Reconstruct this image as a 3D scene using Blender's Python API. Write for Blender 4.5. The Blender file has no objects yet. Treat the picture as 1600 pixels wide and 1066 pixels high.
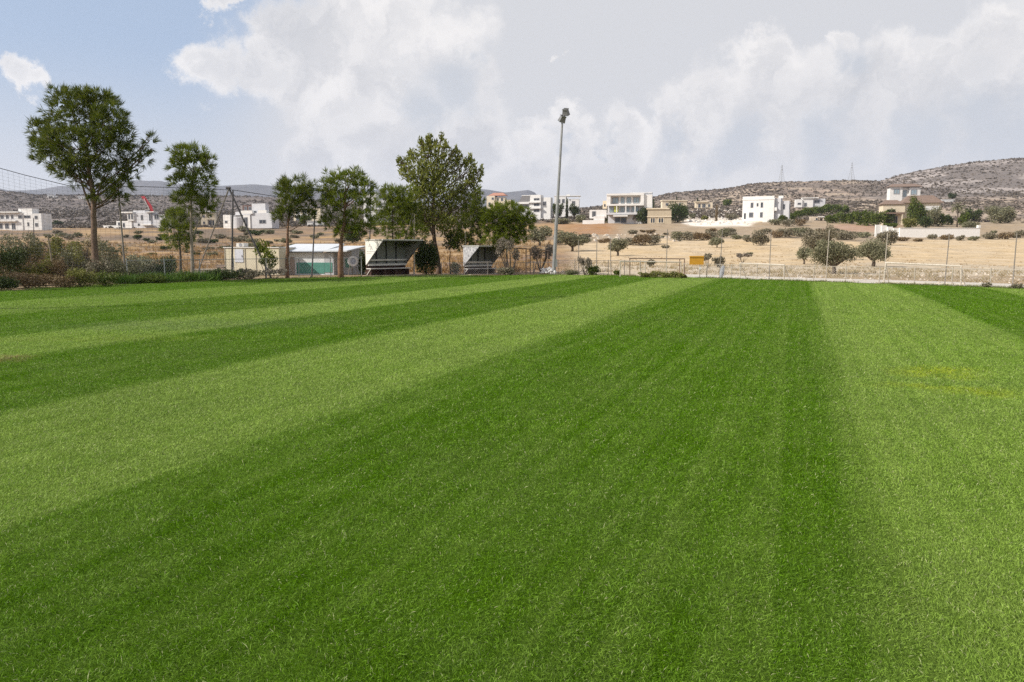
import bpy, math, random
import numpy as np
from mathutils import Vector, Matrix

SC = bpy.context.scene
COL = SC.collection
R = math.radians
rnd = random.Random(7)
rng = np.random.default_rng(11)

# ------------------------------------------------------------------ camera
CAMH, FPX, CX, CY, HORIZ = 1.7, 1200.0, 800.0, 533.0, 388.0
PITCH = math.atan((CY - HORIZ) / FPX)
cp, sp = math.cos(PITCH), math.sin(PITCH)
cam = bpy.data.cameras.new("camera")
cam.sensor_fit = 'HORIZONTAL'; cam.sensor_width = 36.0
cam.lens = 36.0 * FPX / 1600.0
cam.clip_start = 0.05; cam.clip_end = 20000
camo = bpy.data.objects.new("camera", cam); COL.objects.link(camo)
camo.location = (0, 0, CAMH); camo.rotation_euler = (R(90) - PITCH, 0, 0)
SC.camera = camo

def slope(py):                       # (z - cam height) per metre of forward distance
    v = (CY - py) / FPX
    return (v * cp - sp) / (v * sp + cp)
def P(px, py, d):                    # the point d metres ahead seen at photo pixel (px, py)
    v = (CY - py) / FPX; u = (px - CX) / FPX
    t = d / (v * sp + cp)
    return Vector((u * t, d, CAMH + t * (v * cp - sp)))

# ------------------------------------------------------------------ terrain heights
TC = np.array([-500, 0, 250, 500, 800, 1000, 1200, 1400, 1600, 2100], float)
TD = np.array([48, 60, 80, 110, 150, 200, 260, 350, 600], float)
TP = np.array([
 # -500  0    250  500  800  1000 1200 1400 1600 2100
 [430.5]*10,
 [419, 418, 421, 423, 422, 421, 423, 424, 425, 425],
 [410, 408, 411, 413, 412, 410, 412, 413, 415, 415],
 [400, 398, 400, 402, 400, 399, 399, 400, 401, 400],
 [386, 384, 386, 388, 384, 382, 380, 380, 379, 378],
 [373, 372, 372, 372, 368, 364, 363, 364, 364, 363],
 [361, 360, 360, 358, 352, 350, 349, 352, 352, 351],
 [352, 351, 351, 350, 343, 341, 337, 337, 340, 340],
 [330, 330, 332, 334, 333, 325, 312, 311, 306, 300],
])
SKYX = np.array([-600,-100,0,30,75,120,150,250,350,430,520,640,800,900,960,1000,1025,1040,1080,1130,1160,1190,1225,1300,1365,1400,1450,1500,1560,1600,1800,2200], float)
SKYY = np.array([290, 290, 297,301,306,306,305,307,307,309,315,322,328,328,322,314,308,304,300,296.5,290,287,285.5,283.5,284,273,263,255.5,249.5,247,240,240], float)
def px_tab(col, lg):
    ci = np.clip(np.searchsorted(TC, col) - 1, 0, len(TC) - 2)
    cf = np.clip((col - TC[ci]) / (TC[ci+1] - TC[ci]), 0, 1)
    ld = np.log(TD)
    di = np.clip(np.searchsorted(ld, lg) - 1, 0, len(TD) - 2)
    df = np.clip((lg - ld[di]) / (ld[di+1] - ld[di]), 0, 1)
    a = TP[di, ci] * (1-cf) + TP[di, ci+1] * cf
    b = TP[di+1, ci] * (1-cf) + TP[di+1, ci+1] * cf
    return a * (1-df) + b * df
def slope_np(py):
    v = (CY - py) / FPX
    return (v * cp - sp) / (v * sp + cp)
def vnoise(x, y):                    # cheap smooth value noise
    def h(i, j):
        n = np.sin(i * 127.1 + j * 311.7) * 43758.5453
        return n - np.floor(n)
    xi, yi = np.floor(x), np.floor(y); xf, yf = x - xi, y - yi
    xf = xf*xf*(3-2*xf); yf = yf*yf*(3-2*yf)
    return (h(xi,yi)*(1-xf)+h(xi+1,yi)*xf)*(1-yf) + (h(xi,yi+1)*(1-xf)+h(xi+1,yi+1)*xf)*yf
def fbm(x, y, o=4):
    s = 0; a = .5
    for k in range(o):
        s = s + a * vnoise(x * 2**k + 17*k, y * 2**k - 9*k); a *= .5
    return s
RIDGE = 1000.0
def polar(X, Y):
    al = np.arctan2(X, Y); r = np.hypot(X, Y)
    ac = np.clip(al, -0.92, 0.92)
    d = r * np.cos(ac); col = 800 + 1200 * np.tan(ac)
    return col, np.maximum(d, .01), r
def height(X, Y, noise=True):
    X = np.asarray(X, float); Y = np.asarray(Y, float)
    col, d, r = polar(X, Y)
    lg = np.log(np.clip(d, 48, 600))
    z = CAMH + d * slope_np(px_tab(col, lg))
    sky = np.interp(col, SKYX, SKYY)
    py600 = px_tab(col, np.full_like(lg, math.log(600.0)))
    z6 = CAMH + 600 * slope_np(py600); zr = CAMH + RIDGE * slope_np(sky)
    f = np.clip((d - 600) / (RIDGE - 600), 0, 1); f = f*f*(3-2*f)*0.55 + f*0.45
    z = np.where(d > 600, z6 + (zr - z6) * f, z)
    g = np.clip((d - RIDGE) / 500, 0, 1); g = g*g*(3-2*g)
    z = np.where(d > RIDGE, zr * (1-g) + (-8) * g, z)
    w = np.clip((d - 46) / 8, 0, 1); w = w*w*(3-2*w)
    z = z * w
    if noise:
        z = z + np.clip((d-52)/60, 0, 1) * (fbm(X*.15, Y*.15, 3) - .44) * np.interp(d, [50,150,400,1000,1400],[.25,.5,1.2,3.5,3.5])
    return z
def hz(x, y): return float(height(np.array([x]), np.array([y]))[0])
_DS = np.concatenate([np.arange(2, 60, .1), 60 * 1.004 ** np.arange(0, 720)])
def gp(px, py):                      # where the sight line through a photo pixel meets the ground
    v = (CY - py) / FPX; u = (px - CX) / FPX
    t = _DS / (v * sp + cp)
    X, Z = u * t, CAMH + t * (v * cp - sp)
    hit = np.nonzero(Z <= height(X, _DS))[0]
    i = hit[0] if len(hit) else len(_DS) - 1
    return Vector((float(X[i]), float(_DS[i]), hz(X[i], _DS[i])))

# ------------------------------------------------------------------ materials
def newmat(name):
    m = bpy.data.materials.new(name); m.use_nodes = True
    nt = m.node_tree
    return m, nt, nt.nodes["Principled BSDF"]
def N(nt, t, **kw):
    n = nt.nodes.new(t)
    for k, v in kw.items(): setattr(n, k, v)
    return n
def L(nt, a, b): nt.links.new(a, b)
_M = {}
def mat(name, c, c2=None, scale=6.0, rough=.7, metal=0.0, bump=0.0, spec=.3):
    if name in _M: return _M[name]
    m, nt, b = newmat(name)
    c2 = c2 or tuple(x * .82 for x in c)
    tc = N(nt, 'ShaderNodeTexCoord')
    no = N(nt, 'ShaderNodeTexNoise'); no.inputs['Scale'].default_value = scale; no.inputs['Detail'].default_value = 6
    no.inputs['Roughness'].default_value = .65
    L(nt, tc.outputs['Object'], no.inputs['Vector'])
    mr = N(nt, 'ShaderNodeMapRange'); mr.inputs[1].default_value = .35; mr.inputs[2].default_value = .65
    L(nt, no.outputs['Fac'], mr.inputs[0])
    mx = N(nt, 'ShaderNodeMix', data_type='RGBA')
    mx.inputs[6].default_value = (*c, 1); mx.inputs[7].default_value = (*c2, 1)
    L(nt, mr.outputs[0], mx.inputs[0]); L(nt, mx.outputs[2], b.inputs['Base Color'])
    b.inputs['Roughness'].default_value = rough; b.inputs['Metallic'].default_value = metal
    b.inputs['Specular IOR Level'].default_value = spec
    if bump:
        bp = N(nt, 'ShaderNodeBump'); bp.inputs['Strength'].default_value = bump; bp.inputs['Distance'].default_value = .02
        L(nt, no.outputs['Fac'], bp.inputs['Height']); L(nt, bp.outputs[0], b.inputs['Normal'])
    _M[name] = m
    return m
def leafmat(name, cols, trans=.25):
    if name in _M: return _M[name]
    m, nt, b = newmat(name)
    g = N(nt, 'ShaderNodeNewGeometry')
    cr = N(nt, 'ShaderNodeValToRGB')
    el = cr.color_ramp.elements
    while len(el) < len(cols): el.new(.5)
    for i, c in enumerate(cols):
        el[i].position = i / (len(cols) - 1); el[i].color = (*c, 1)
    L(nt, g.outputs['Random Per Island'], cr.inputs[0])
    L(nt, cr.outputs[0], b.inputs['Base Color'])
    b.inputs['Roughness'].default_value = .6; b.inputs['Specular IOR Level'].default_value = .25
    tr = N(nt, 'ShaderNodeBsdfTranslucent'); L(nt, cr.outputs[0], tr.inputs['Color'])
    ms = N(nt, 'ShaderNodeMixShader'); ms.inputs[0].default_value = trans
    L(nt, b.outputs[0], ms.inputs[1]); L(nt, tr.outputs[0], ms.inputs[2])
    L(nt, ms.outputs[0], nt.nodes['Material Output'].inputs['Surface'])
    _M[name] = m
    return m

# ------------------------------------------------------------------ mesh helpers
class MB:
    def __init__(s): s.v = []; s.f = []
    def box(s, x0, x1, y0, y1, z0, z1):
        b = len(s.v)
        s.v += [(x,y,z) for z in (z0,z1) for y in (y0,y1) for x in (x0,x1)]
        s.f += [(b+0,b+2,b+3,b+1),(b+4,b+5,b+7,b+6),(b+0,b+1,b+5,b+4),(b+2,b+6,b+7,b+3),(b+0,b+4,b+6,b+2),(b+1,b+3,b+7,b+5)]
        return s
    def tube(s, pts, rad, n=8, cap=True):
        pts = [Vector(p) for p in pts]
        if not hasattr(rad, '__len__'): rad = [rad] * len(pts)
        b = len(s.v); ref = None
        for i, p in enumerate(pts):
            t = (pts[min(i+1,len(pts)-1)] - pts[max(i-1,0)]).normalized()
            a = Vector((0,0,1)) if abs(t.z) < .9 else Vector((1,0,0))
            if ref is not None: a = ref
            u = (a - t * a.dot(t)).normalized(); ref = u
            w = t.cross(u)
            for k in range(n):
                an = 2*math.pi*k/n
                s.v.append(tuple(p + (u*math.cos(an) + w*math.sin(an)) * rad[i]))
        for i in range(len(pts)-1):
            for k in range(n):
                a0 = b+i*n+k; a1 = b+i*n+(k+1)%n
                s.f.append((a0, a1, a1+n, a0+n))
        if cap:
            s.f.append(tuple(b+k for k in reversed(range(n))))
            e = b+(len(pts)-1)*n
            s.f.append(tuple(e+k for k in range(n)))
        return s
    def prism(s, poly, ext):         # planar polygon (3d points) pushed along ext
        b = len(s.v); n = len(poly); ext = Vector(ext)
        s.v += [tuple(Vector(p)) for p in poly] + [tuple(Vector(p)+ext) for p in poly]
        s.f.append(tuple(b+k for k in reversed(range(n)))); s.f.append(tuple(b+n+k for k in range(n)))
        for k in range(n):
            k2 = (k+1) % n
            s.f.append((b+k, b+k2, b+n+k2, b+n+k))
        return s
    def build(s, name, m, parent=None, smooth=False):
        me = bpy.data.meshes.new(name); me.from_pydata(s.v, [], s.f); me.update()
        return link(name, me, m, parent, smooth)
def link(name, me, m, parent=None, smooth=False):
    if m is not None: me.materials.append(m)
    if smooth: me.polygons.foreach_set('use_smooth', np.ones(len(me.polygons), bool))
    o = bpy.data.objects.new(name, me); COL.objects.link(o)
    if parent is not None: o.parent = parent
    return o
def tag(o, label=None, cat=None, group=None, kind=None):
    if label: o['label'] = label
    if cat: o['category'] = cat
    if group: o['group'] = group
    if kind: o['kind'] = kind
    return o
def thing(name, label, cat, loc, rz=0.0, group=None):
    o = bpy.data.objects.new(name, None); COL.objects.link(o)
    o.empty_display_size = .3
    o.location = loc; o.rotation_euler = (0, 0, rz)
    return tag(o, label, cat, group)
def npmesh(name, V, F4):
    me = bpy.data.meshes.new(name)
    V = np.ascontiguousarray(V, np.float32); F4 = np.ascontiguousarray(F4, np.int32)
    k = F4.shape[1]
    me.vertices.add(len(V)); me.vertices.foreach_set('co', V.ravel())
    me.loops.add(F4.size); me.loops.foreach_set('vertex_index', F4.ravel())
    me.polygons.add(len(F4)); me.polygons.foreach_set('loop_start', np.arange(0, F4.size, k, dtype=np.int32))
    me.update(calc_edges=True)
    return me
def unit(a): return a / np.maximum(np.linalg.norm(a, axis=-1, keepdims=True), 1e-9)
def blades(name, C, D, Lg, W):       # diamond leaves: base C, direction D (unit), length, width
    n = len(C)
    S = unit(np.cross(D, rng.normal(size=(n,3))))
    mid = C + D * (Lg * .45)[:,None]
    V = np.stack([C, mid + S*(W*.5)[:,None], C + D*Lg[:,None], mid - S*(W*.5)[:,None]], 1).reshape(-1,3)
    return npmesh(name, V, np.arange(4*n).reshape(n,4))

# ------------------------------------------------------------------ world: sky and clouds
SUN_EL, SUN_DIR = R(36), Vector((1.0, .35, 0)).normalized()     # SUN_DIR: where shadows fall on the ground
w = bpy.data.worlds.new("World"); SC.world = w; w.use_nodes = True
nt = w.node_tree; nt.nodes.clear()
out = N(nt, 'ShaderNodeOutputWorld'); bg = N(nt, 'ShaderNodeBackground'); L(nt, bg.outputs[0], out.inputs[0])
SKYS = 0.10
bg.inputs['Strength'].default_value = SKYS
sky = N(nt, 'ShaderNodeTexSky', sky_type='NISHITA'); sky.sun_disc = False
sky.sun_elevation = SUN_EL; sky.sun_rotation = math.atan2(-SUN_DIR.x, -SUN_DIR.y)
sky.air_density = 1.0; sky.dust_density = 1.5
tc = N(nt, 'ShaderNodeTexCoord')
def vm(op, a, b=None):
    n = N(nt, 'ShaderNodeVectorMath', operation=op)
    for i, x in enumerate((a, b)):
        if x is None: continue
        if isinstance(x, (tuple, list, Vector)): n.inputs[i].default_value = tuple(x)
        else: L(nt, x, n.inputs[i])
    return n
def ma(op, a, b=None, clamp=False):
    n = N(nt, 'ShaderNodeMath', operation=op); n.use_clamp = clamp
    for i, x in enumerate((a, b)):
        if x is None: continue
        if isinstance(x, (int, float)): n.inputs[i].default_value = x
        else: L(nt, x, n.inputs[i])
    return n.outputs[0]
def sstep(x, lo, hi):
    n = N(nt, 'ShaderNodeMapRange', interpolation_type='SMOOTHSTEP')
    n.inputs[1].default_value = lo; n.inputs[2].default_value = hi; L(nt, x, n.inputs[0])
    return n.outputs[0]
def mixc(f, a, b):
    n = N(nt, 'ShaderNodeMix', data_type='RGBA')
    for i, x in ((0, f), (6, a), (7, b)):
        if isinstance(x, (int, float)): n.inputs[i].default_value = x
        elif isinstance(x, tuple): n.inputs[i].default_value = (*x, 1)
        else: L(nt, x, n.inputs[i])
    return n.outputs[2]
def noise(vec, scale, detail=5, rough=.55):
    n = N(nt, 'ShaderNodeTexNoise'); n.inputs['Scale'].default_value = scale
    n.inputs['Detail'].default_value = detail; n.inputs['Roughness'].default_value = rough
    L(nt, vec, n.inputs['Vector'])
    return n
DIR = tc.outputs['Generated']
n1 = noise(DIR, 7.0, 3, .5); n2 = noise(DIR, 20.0, 8, .66)
w1 = vm('SCALE', vm('SUBTRACT', n1.outputs['Color'], (.5,.5,.5)).outputs[0]); w1.inputs['Scale'].default_value = .12
w2 = vm('SCALE', vm('SUBTRACT', n2.outputs['Color'], (.5,.5,.5)).outputs[0]); w2.inputs['Scale'].default_value = .085
WD = vm('ADD', vm('ADD', DIR, w1.outputs[0]).outputs[0], w2.outputs[0]).outputs[0]
def skydir(px, py):
    return (P(px, py, 1.0) - Vector((0,0,CAMH))).normalized()
def blobs(vec, lst):
    acc = None
    for px, py, r in lst:
        d = vm('DISTANCE', vec, skydir(px, py)).outputs['Value']
        v = ma('SUBTRACT', 1.0, ma('DIVIDE', d, r / 1250.0))
        acc = v if acc is None else ma('MAXIMUM', acc, v)
    return acc
CUM = [(8,97,30),(338,14,28),(330,112,48),(395,112,52),(455,125,50),(440,60,60),(500,75,80),(560,70,80),(620,50,80),(600,130,120),(690,100,90),(560,210,105),(650,215,110),
       (500,245,60),(740,140,60),(720,240,100),(1212,72,44),(1185,115,62),(1240,150,80),(1130,170,70),(1308,66,26),(1395,100,62),(1345,140,70),(1480,95,60),(1570,80,70),
       (1450,180,110),(1580,180,110),(1070,200,60),(1200,230,120),(1350,235,110),(965,230,60),(892,205,36),(868,108,18),(930,270,80),(1040,270,90),(850,260,60),(1700,120,140),(1500,270,120)]
cb = blobs(WD, CUM)
general = ma('ADD', ma('MULTIPLY', ma('SUBTRACT', noise(DIR, 3.0, 6, .6).outputs['Fac'], .5), 2.2), -.02)
sep = N(nt, 'ShaderNodeSeparateXYZ'); L(nt, DIR, sep.inputs[0])
elsewhere = sstep(ma('ADD', ma('ABSOLUTE', sep.outputs['X']), ma('MULTIPLY', sep.outputs['Y'], -1.0)), -.25, .35)
above = sstep(sep.outputs['Z'], .42, .65)
elsew = ma('MAXIMUM', elsewhere, above)
cb2 = ma('MAXIMUM', cb, ma('SUBTRACT', ma('MULTIPLY', ma('ADD', general, 1.2), elsew), 1.0))
cmask = sstep(cb2, -.10, .36)
# soft veil over the right and the horizon
veil = sstep(blobs(vm('ADD', DIR, w1.outputs[0]).outputs[0], [(1000,-40,620),(1500,60,700),(700,250,420)]), .02, .5)
hzf = sstep(sep.outputs['Z'], .24, .02)
# relief shading of the clouds: the density step towards the sun
off = vm('ADD', WD, (-.022, 0, .022)).outputs[0]
relief = ma('SUBTRACT', noise(off, 11.0, 6, .58).outputs['Fac'], noise(WD, 11.0, 6, .58).outputs['Fac'])
off2 = vm('ADD', WD, (-.05, 0, .07)).outputs[0]
relief2 = ma('SUBTRACT', noise(off2, 4.5, 4, .5).outputs['Fac'], noise(WD, 4.5, 4, .5).outputs['Fac'])
core = sstep(cb2, .10, .70)
lit = ma('ADD', ma('ADD', ma('MULTIPLY', sstep(relief, .11, -.11), .40), ma('MULTIPLY', sstep(relief2, .14, -.14), .45)), ma('MULTIPLY', ma('SUBTRACT', 1.0, core), .42), True)
SHD = [(700,135,85),(760,105,40),(650,180,60),(1545,190,80),(1440,212,60),(1600,215,80),(1010,185,30),(932,212,24),(1160,228,60),(1060,225,40),(1330,100,40),(1300,215,60),(880,235,30)]
shd = sstep(blobs(WD, SHD), .0, .75)
k = .82 / SKYS
def K(*c): return tuple(x * k for x in c)
base = mixc(hzf, mixc(.80, sky.outputs[0], K(.42,.53,.71)), K(.655,.66,.68))
base = mixc(ma('MULTIPLY', veil, .92), base, K(.685,.685,.70))
ccol = mixc(lit, K(.61,.615,.64), K(.91,.885,.87))
ccol = mixc(ma('MULTIPLY', shd, .85), ccol, K(.56,.595,.65))
low = sstep(sep.outputs['Z'], .16, .03)
calpha = ma('MULTIPLY', cmask, ma('SUBTRACT', .92, ma('MULTIPLY', low, .55)))
final = mixc(calpha, base, ccol)
L(nt, final, bg.inputs['Color'])

sun = bpy.data.lights.new("sun", 'SUN'); sun.energy = 4.3; sun.angle = R(.55); sun.color = (1, .94, .85)
suno = bpy.data.objects.new("sun", sun); COL.objects.link(suno)
sd = Vector((SUN_DIR.x*math.cos(SUN_EL), SUN_DIR.y*math.cos(SUN_EL), -math.sin(SUN_EL)))
suno.rotation_euler = sd.to_track_quat('-Z', 'Y').to_euler()
suno.location = (-20, 0, 30)

SC.view_settings.view_transform = 'Standard'; SC.view_settings.look = 'None'
SC.view_settings.gamma = 1; SC.view_settings.exposure = 0.35; SC.view_settings.use_curve_mapping = False
SC.cycles.max_bounces = 6; SC.cycles.diffuse_bounces = 3; SC.cycles.glossy_bounces = 2; SC.cycles.transmission_bounces = 3
SC.cycles.volume_bounces = 1; SC.cycles.transparent_max_bounces = 6
SC.cycles.caustics_reflective = False; SC.cycles.caustics_refractive = False
SC.cycles.sample_clamp_indirect = 4.0
SC.cycles.use_adaptive_sampling = False
SC.cycles.use_denoising = False

# ------------------------------------------------------------------ pitch outline and mowing stripes
EDGE = [(-400,485),(-200,469),(0,456),(150,447),(300,441),(430,436.5),(560,433.5),(640,432),(760,430.8),(870,430),(960,431),(1060,433.5),(1160,437),(1275,441),(1400,445),(1500,448.5),(1600,452.5),(1750,459),(1950,470)]
def flat(px, py):
    d = CAMH / -slope(py); p = P(px, py, d); return Vector((p.x, p.y, 0))
edge = [flat(*e) for e in EDGE]
PHI = math.atan2(450.0 / FPX, 1.0)
SX, SY = math.cos(PHI), -math.sin(PHI)            # s = X*SX + Y*SY, distance across the stripes
STR = [(-40,-28.5,.35),(-28.5,-23.7,.22),(-23.7,-19,.72),(-19,-14.3,.22),(-14.3,-11.4,.92),(-11.4,-7.56,.15),(-7.56,-4.38,.92),(-4.38,-.15,.17),(-.15,.595,.20),(.595,4.0,.80),(4.0,7.3,.12),(7.3,11,.78),(11,14.5,.25),(14.5,40,.7)]
def stripe_val(s):
    o = np.zeros_like(s)
    for a, b, v in STR: o = np.where((s >= a) & (s < b), v, o)
    return o
def grass_mat(name, blade):
    m, t, b = newmat(name)
    g = N(t, 'ShaderNodeNewGeometry')
    pos = g.outputs['Position']
    def noi(scale, det, vec=pos, rough=.6):
        n = N(t, 'ShaderNodeTexNoise'); n.inputs['Scale'].default_value = scale; n.inputs['Detail'].default_value = det
        n.inputs['Roughness'].default_value = rough
        L(t, vec, n.inputs['Vector']); return n.outputs['Fac']
    def mm(op, a, b_=None, c=False):
        n = N(t, 'ShaderNodeMath', operation=op); n.use_clamp = c
        for i, x in enumerate((a, b_)):
            if x is None: continue
            if isinstance(x, (int, float)): n.inputs[i].default_value = x
            else: L(t, x, n.inputs[i])
        return n.outputs[0]
    def mr(x, a, b_, c, d):
        n = N(t, 'ShaderNodeMapRange')
        for i, q in enumerate((a, b_, c, d)): n.inputs[i+1].default_value = q
        L(t, x, n.inputs[0]); return n.outputs[0]
    def mx(f, a, b_, bl='MIX'):
        n = N(t, 'ShaderNodeMix', data_type='RGBA', blend_type=bl)
        for i, x in ((0, f), (6, a), (7, b_)):
            if isinstance(x, (int, float)): n.inputs[i].default_value = x
            elif isinstance(x, tuple): n.inputs[i].default_value = (*x, 1)
            else: L(t, x, n.inputs[i])
        return n.outputs[2]
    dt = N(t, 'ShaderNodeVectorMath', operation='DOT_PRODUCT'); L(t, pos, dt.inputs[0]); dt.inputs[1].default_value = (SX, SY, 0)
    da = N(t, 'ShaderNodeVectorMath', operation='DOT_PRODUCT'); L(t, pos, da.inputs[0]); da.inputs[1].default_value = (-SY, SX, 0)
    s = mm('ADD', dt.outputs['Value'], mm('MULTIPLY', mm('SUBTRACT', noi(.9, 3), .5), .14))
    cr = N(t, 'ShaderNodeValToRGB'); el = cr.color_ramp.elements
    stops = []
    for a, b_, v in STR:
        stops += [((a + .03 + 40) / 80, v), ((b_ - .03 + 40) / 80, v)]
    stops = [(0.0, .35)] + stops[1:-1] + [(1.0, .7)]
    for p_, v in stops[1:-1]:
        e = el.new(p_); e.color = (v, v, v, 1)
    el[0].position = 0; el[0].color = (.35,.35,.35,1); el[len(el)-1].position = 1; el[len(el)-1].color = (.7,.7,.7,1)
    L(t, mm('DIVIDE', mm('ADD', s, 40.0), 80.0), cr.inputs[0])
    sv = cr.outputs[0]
    # streaks of the mower along the stripe, and soft blotches
    cmb = N(t, 'ShaderNodeCombineXYZ'); L(t, mm('MULTIPLY', s, 1.0), cmb.inputs[0]); L(t, mm('MULTIPLY', da.outputs['Value'], .012), cmb.inputs[1])
    streak = noi(3.6, 4, cmb.outputs[0], .6); lane = noi(9.0, 2, cmb.outputs[0], .5)
    blot = noi(.30, 5); fine = noi(2.2, 4)
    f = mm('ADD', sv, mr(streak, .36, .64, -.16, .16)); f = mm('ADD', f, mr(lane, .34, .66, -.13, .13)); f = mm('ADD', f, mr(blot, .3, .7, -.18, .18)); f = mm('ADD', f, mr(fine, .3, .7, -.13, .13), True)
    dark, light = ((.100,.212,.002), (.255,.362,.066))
    c = mx(f, dark, light)  # mown stripes: the sheen of leaning blades is painted into the turf colour
    c = mx(mr(blot, .45, .75, 0, .45), c, (.085,.150,.020))          # olive mottling
    # worn, yellower and paler patches of the turf
    brk = noi(5.5, 5, pos, .7)
    def patch(px, py, rx, ry, rot=0.0):
        q = flat(px, py)
        mp = N(t, 'ShaderNodeMapping', vector_type='TEXTURE'); mp.inputs['Location'].default_value = q
        mp.inputs['Rotation'].default_value = (0, 0, rot); mp.inputs['Scale'].default_value = (rx, ry, 1)
        wob = N(t, 'ShaderNodeTexNoise'); wob.inputs['Scale'].default_value = 1.1; wob.inputs['Detail'].default_value = 5
        L(t, pos, wob.inputs['Vector'])
        ad = N(t, 'ShaderNodeVectorMath', operation='ADD'); L(t, pos, ad.inputs[0])
        sc_ = N(t, 'ShaderNodeVectorMath', operation='SCALE'); sc_.inputs['Scale'].default_value = 1.6
        sb = N(t, 'ShaderNodeVectorMath', operation='SUBTRACT'); L(t, wob.outputs['Color'], sb.inputs[0]); sb.inputs[1].default_value = (.5,.5,.5)
        L(t, sb.outputs[0], sc_.inputs[0]); L(t, sc_.outputs[0], ad.inputs[1]); L(t, ad.outputs[0], mp.inputs['Vector'])
        # flatten z so the height of a blade does not matter
        fl = N(t, 'ShaderNodeVectorMath', operation='MULTIPLY'); L(t, mp.outputs[0], fl.inputs[0]); fl.inputs[1].default_value = (1,1,0)
        ln = N(t, 'ShaderNodeVectorMath', operation='LENGTH'); L(t, fl.outputs[0], ln.inputs[0])
        return mm('MULTIPLY', mr(ln.outputs['Value'], 1.0, .35, 0, 1), mr(brk, .42, .56, .15, 1))
    c = mx(mm('MULTIPLY', patch(1465,582,.9,.6), .8), c, (.34,.41,.02))
    c = mx(mm('MULTIPLY', patch(1510,612,1.2,.42,-.2), .75), c, (.32,.39,.03))
    c = mx(mm('MULTIPLY', patch(300,508,4.2,1.5,.15), .55), c, (.17,.235,.085))
    c = mx(mm('MULTIPLY', patch(170,530,3.0,.7,.1), .6), c, (.24,.32,.05))
    c = mx(mm('MULTIPLY', patch(2,561,.7,.6), .8), c, (.30,.22,.10))
    if blade:
        rp = g.outputs['Random Per Island']
        hsv = N(t, 'ShaderNodeHueSaturation'); L(t, c, hsv.inputs['Color'])
        L(t, mr(rp, 0, 1, .6, 1.55), hsv.inputs['Value'])
        c2 = mx(mr(rp, .965, .975, 0, .85), hsv.outputs[0], (.50,.50,.27))
        L(t, c2, b.inputs['Base Color'])
        b.inputs['Roughness'].default_value = .55; b.inputs['Specular IOR Level'].default_value = .22
        tr = N(t, 'ShaderNodeBsdfTranslucent'); L(t, c2, tr.inputs['Color'])
        ms = N(t, 'ShaderNodeMixShader'); ms.inputs[0].default_value = .35
        L(t, b.outputs[0], ms.inputs[1]); L(t, tr.outputs[0], ms.inputs[2])
        L(t, ms.outputs[0], t.nodes['Material Output'].inputs['Surface'])
    else:
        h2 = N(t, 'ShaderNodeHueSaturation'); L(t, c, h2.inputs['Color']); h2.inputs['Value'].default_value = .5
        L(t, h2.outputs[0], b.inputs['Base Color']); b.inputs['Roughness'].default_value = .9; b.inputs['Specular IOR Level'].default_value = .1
    return m
def inside(X, Y):                                   # inside the pitch outline
    ex = np.array([e.x / e.y for e in edge]); ey = np.array([1 / e.y for e in edge])
    return 1 / np.maximum(Y, .01) > np.interp(X / np.maximum(Y, .01), ex, ey)
mb = MB()
poly = [(-60,-12,.004)] + [(-60, edge[0].y, .004)] + [(e.x, e.y, .004) for e in edge] + [(60, edge[-1].y, .004), (60,-12,.004)]
mb.v = [(0, 4, .004)] + poly; mb.f = [(0, (i+1) % len(poly) + 1, i + 1) for i in range(len(poly))]
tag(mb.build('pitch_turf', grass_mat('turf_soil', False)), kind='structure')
# grass blades: denser and finer close to the viewer's end of the pitch
def blade_field():
    n0 = 2500000
    u = rng.random(n0)
    d = (math.sqrt(2.2) + u * (math.sqrt(51) - math.sqrt(2.2)))**2
    X = (rng.random(n0) * 2 - 1) * .76 * d; Y = d
    k = inside(X * 1.0, Y + .05)
    X, Y, d = X[k], Y[k], d[k]
    # tufting
    n = len(X)
    sc_ = np.clip((d / 3.2) ** .55, .9, 5)
    tuft = fbm(X * 2.1, Y * 2.1, 3)
    Lg = (.021 + .016 * rng.random(n)) * (.72 + .75 * tuft) * np.clip(sc_ ** .6, .9, 1.9)
    longer = rng.random(n) > .985; Lg = np.where(longer, Lg * 1.7, Lg); Lg = Lg * (.75 + .6 * fbm(X * .7 + 3, Y * .7, 4))
    W = (.0019 + .0019 * rng.random(n)) * sc_
    sv = stripe_val(X * SX + Y * SY)
    lean = np.where(sv > .5, 1.0, -.55)
    az = vnoise(X * 4, Y * 4) * 9
    D = rng.normal(size=(n,3)) * .55
    D[:,0] += np.cos(az) * .22 + lean * -SY * .38; D[:,1] += np.sin(az) * .22 + lean * SX * .38
    D[:,2] = np.abs(D[:,2]) * .5 + .62
    D = unit(D)
    C = np.stack([X, Y, np.full(n, .004)], 1)
    S = unit(np.cross(D, rng.normal(size=(n,3)))) * (W * .5)[:,None]
    mid = C + D * (Lg * .5)[:,None]
    tip = C + D * Lg[:,None]; tip[:,2] -= Lg * .22; tip[:,:2] += D[:,:2] * (Lg * .15)[:,None]
    V = np.stack([C - S*.4, mid - S, tip, mid + S], 1).reshape(-1,3)
    return npmesh('grass_blades', V, np.arange(4*n).reshape(n,4))
tag(link('mown_grass', blade_field(), grass_mat('turf_blades', True)), 'short striped green turf covering the sports pitch', 'grass', kind='stuff')

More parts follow.
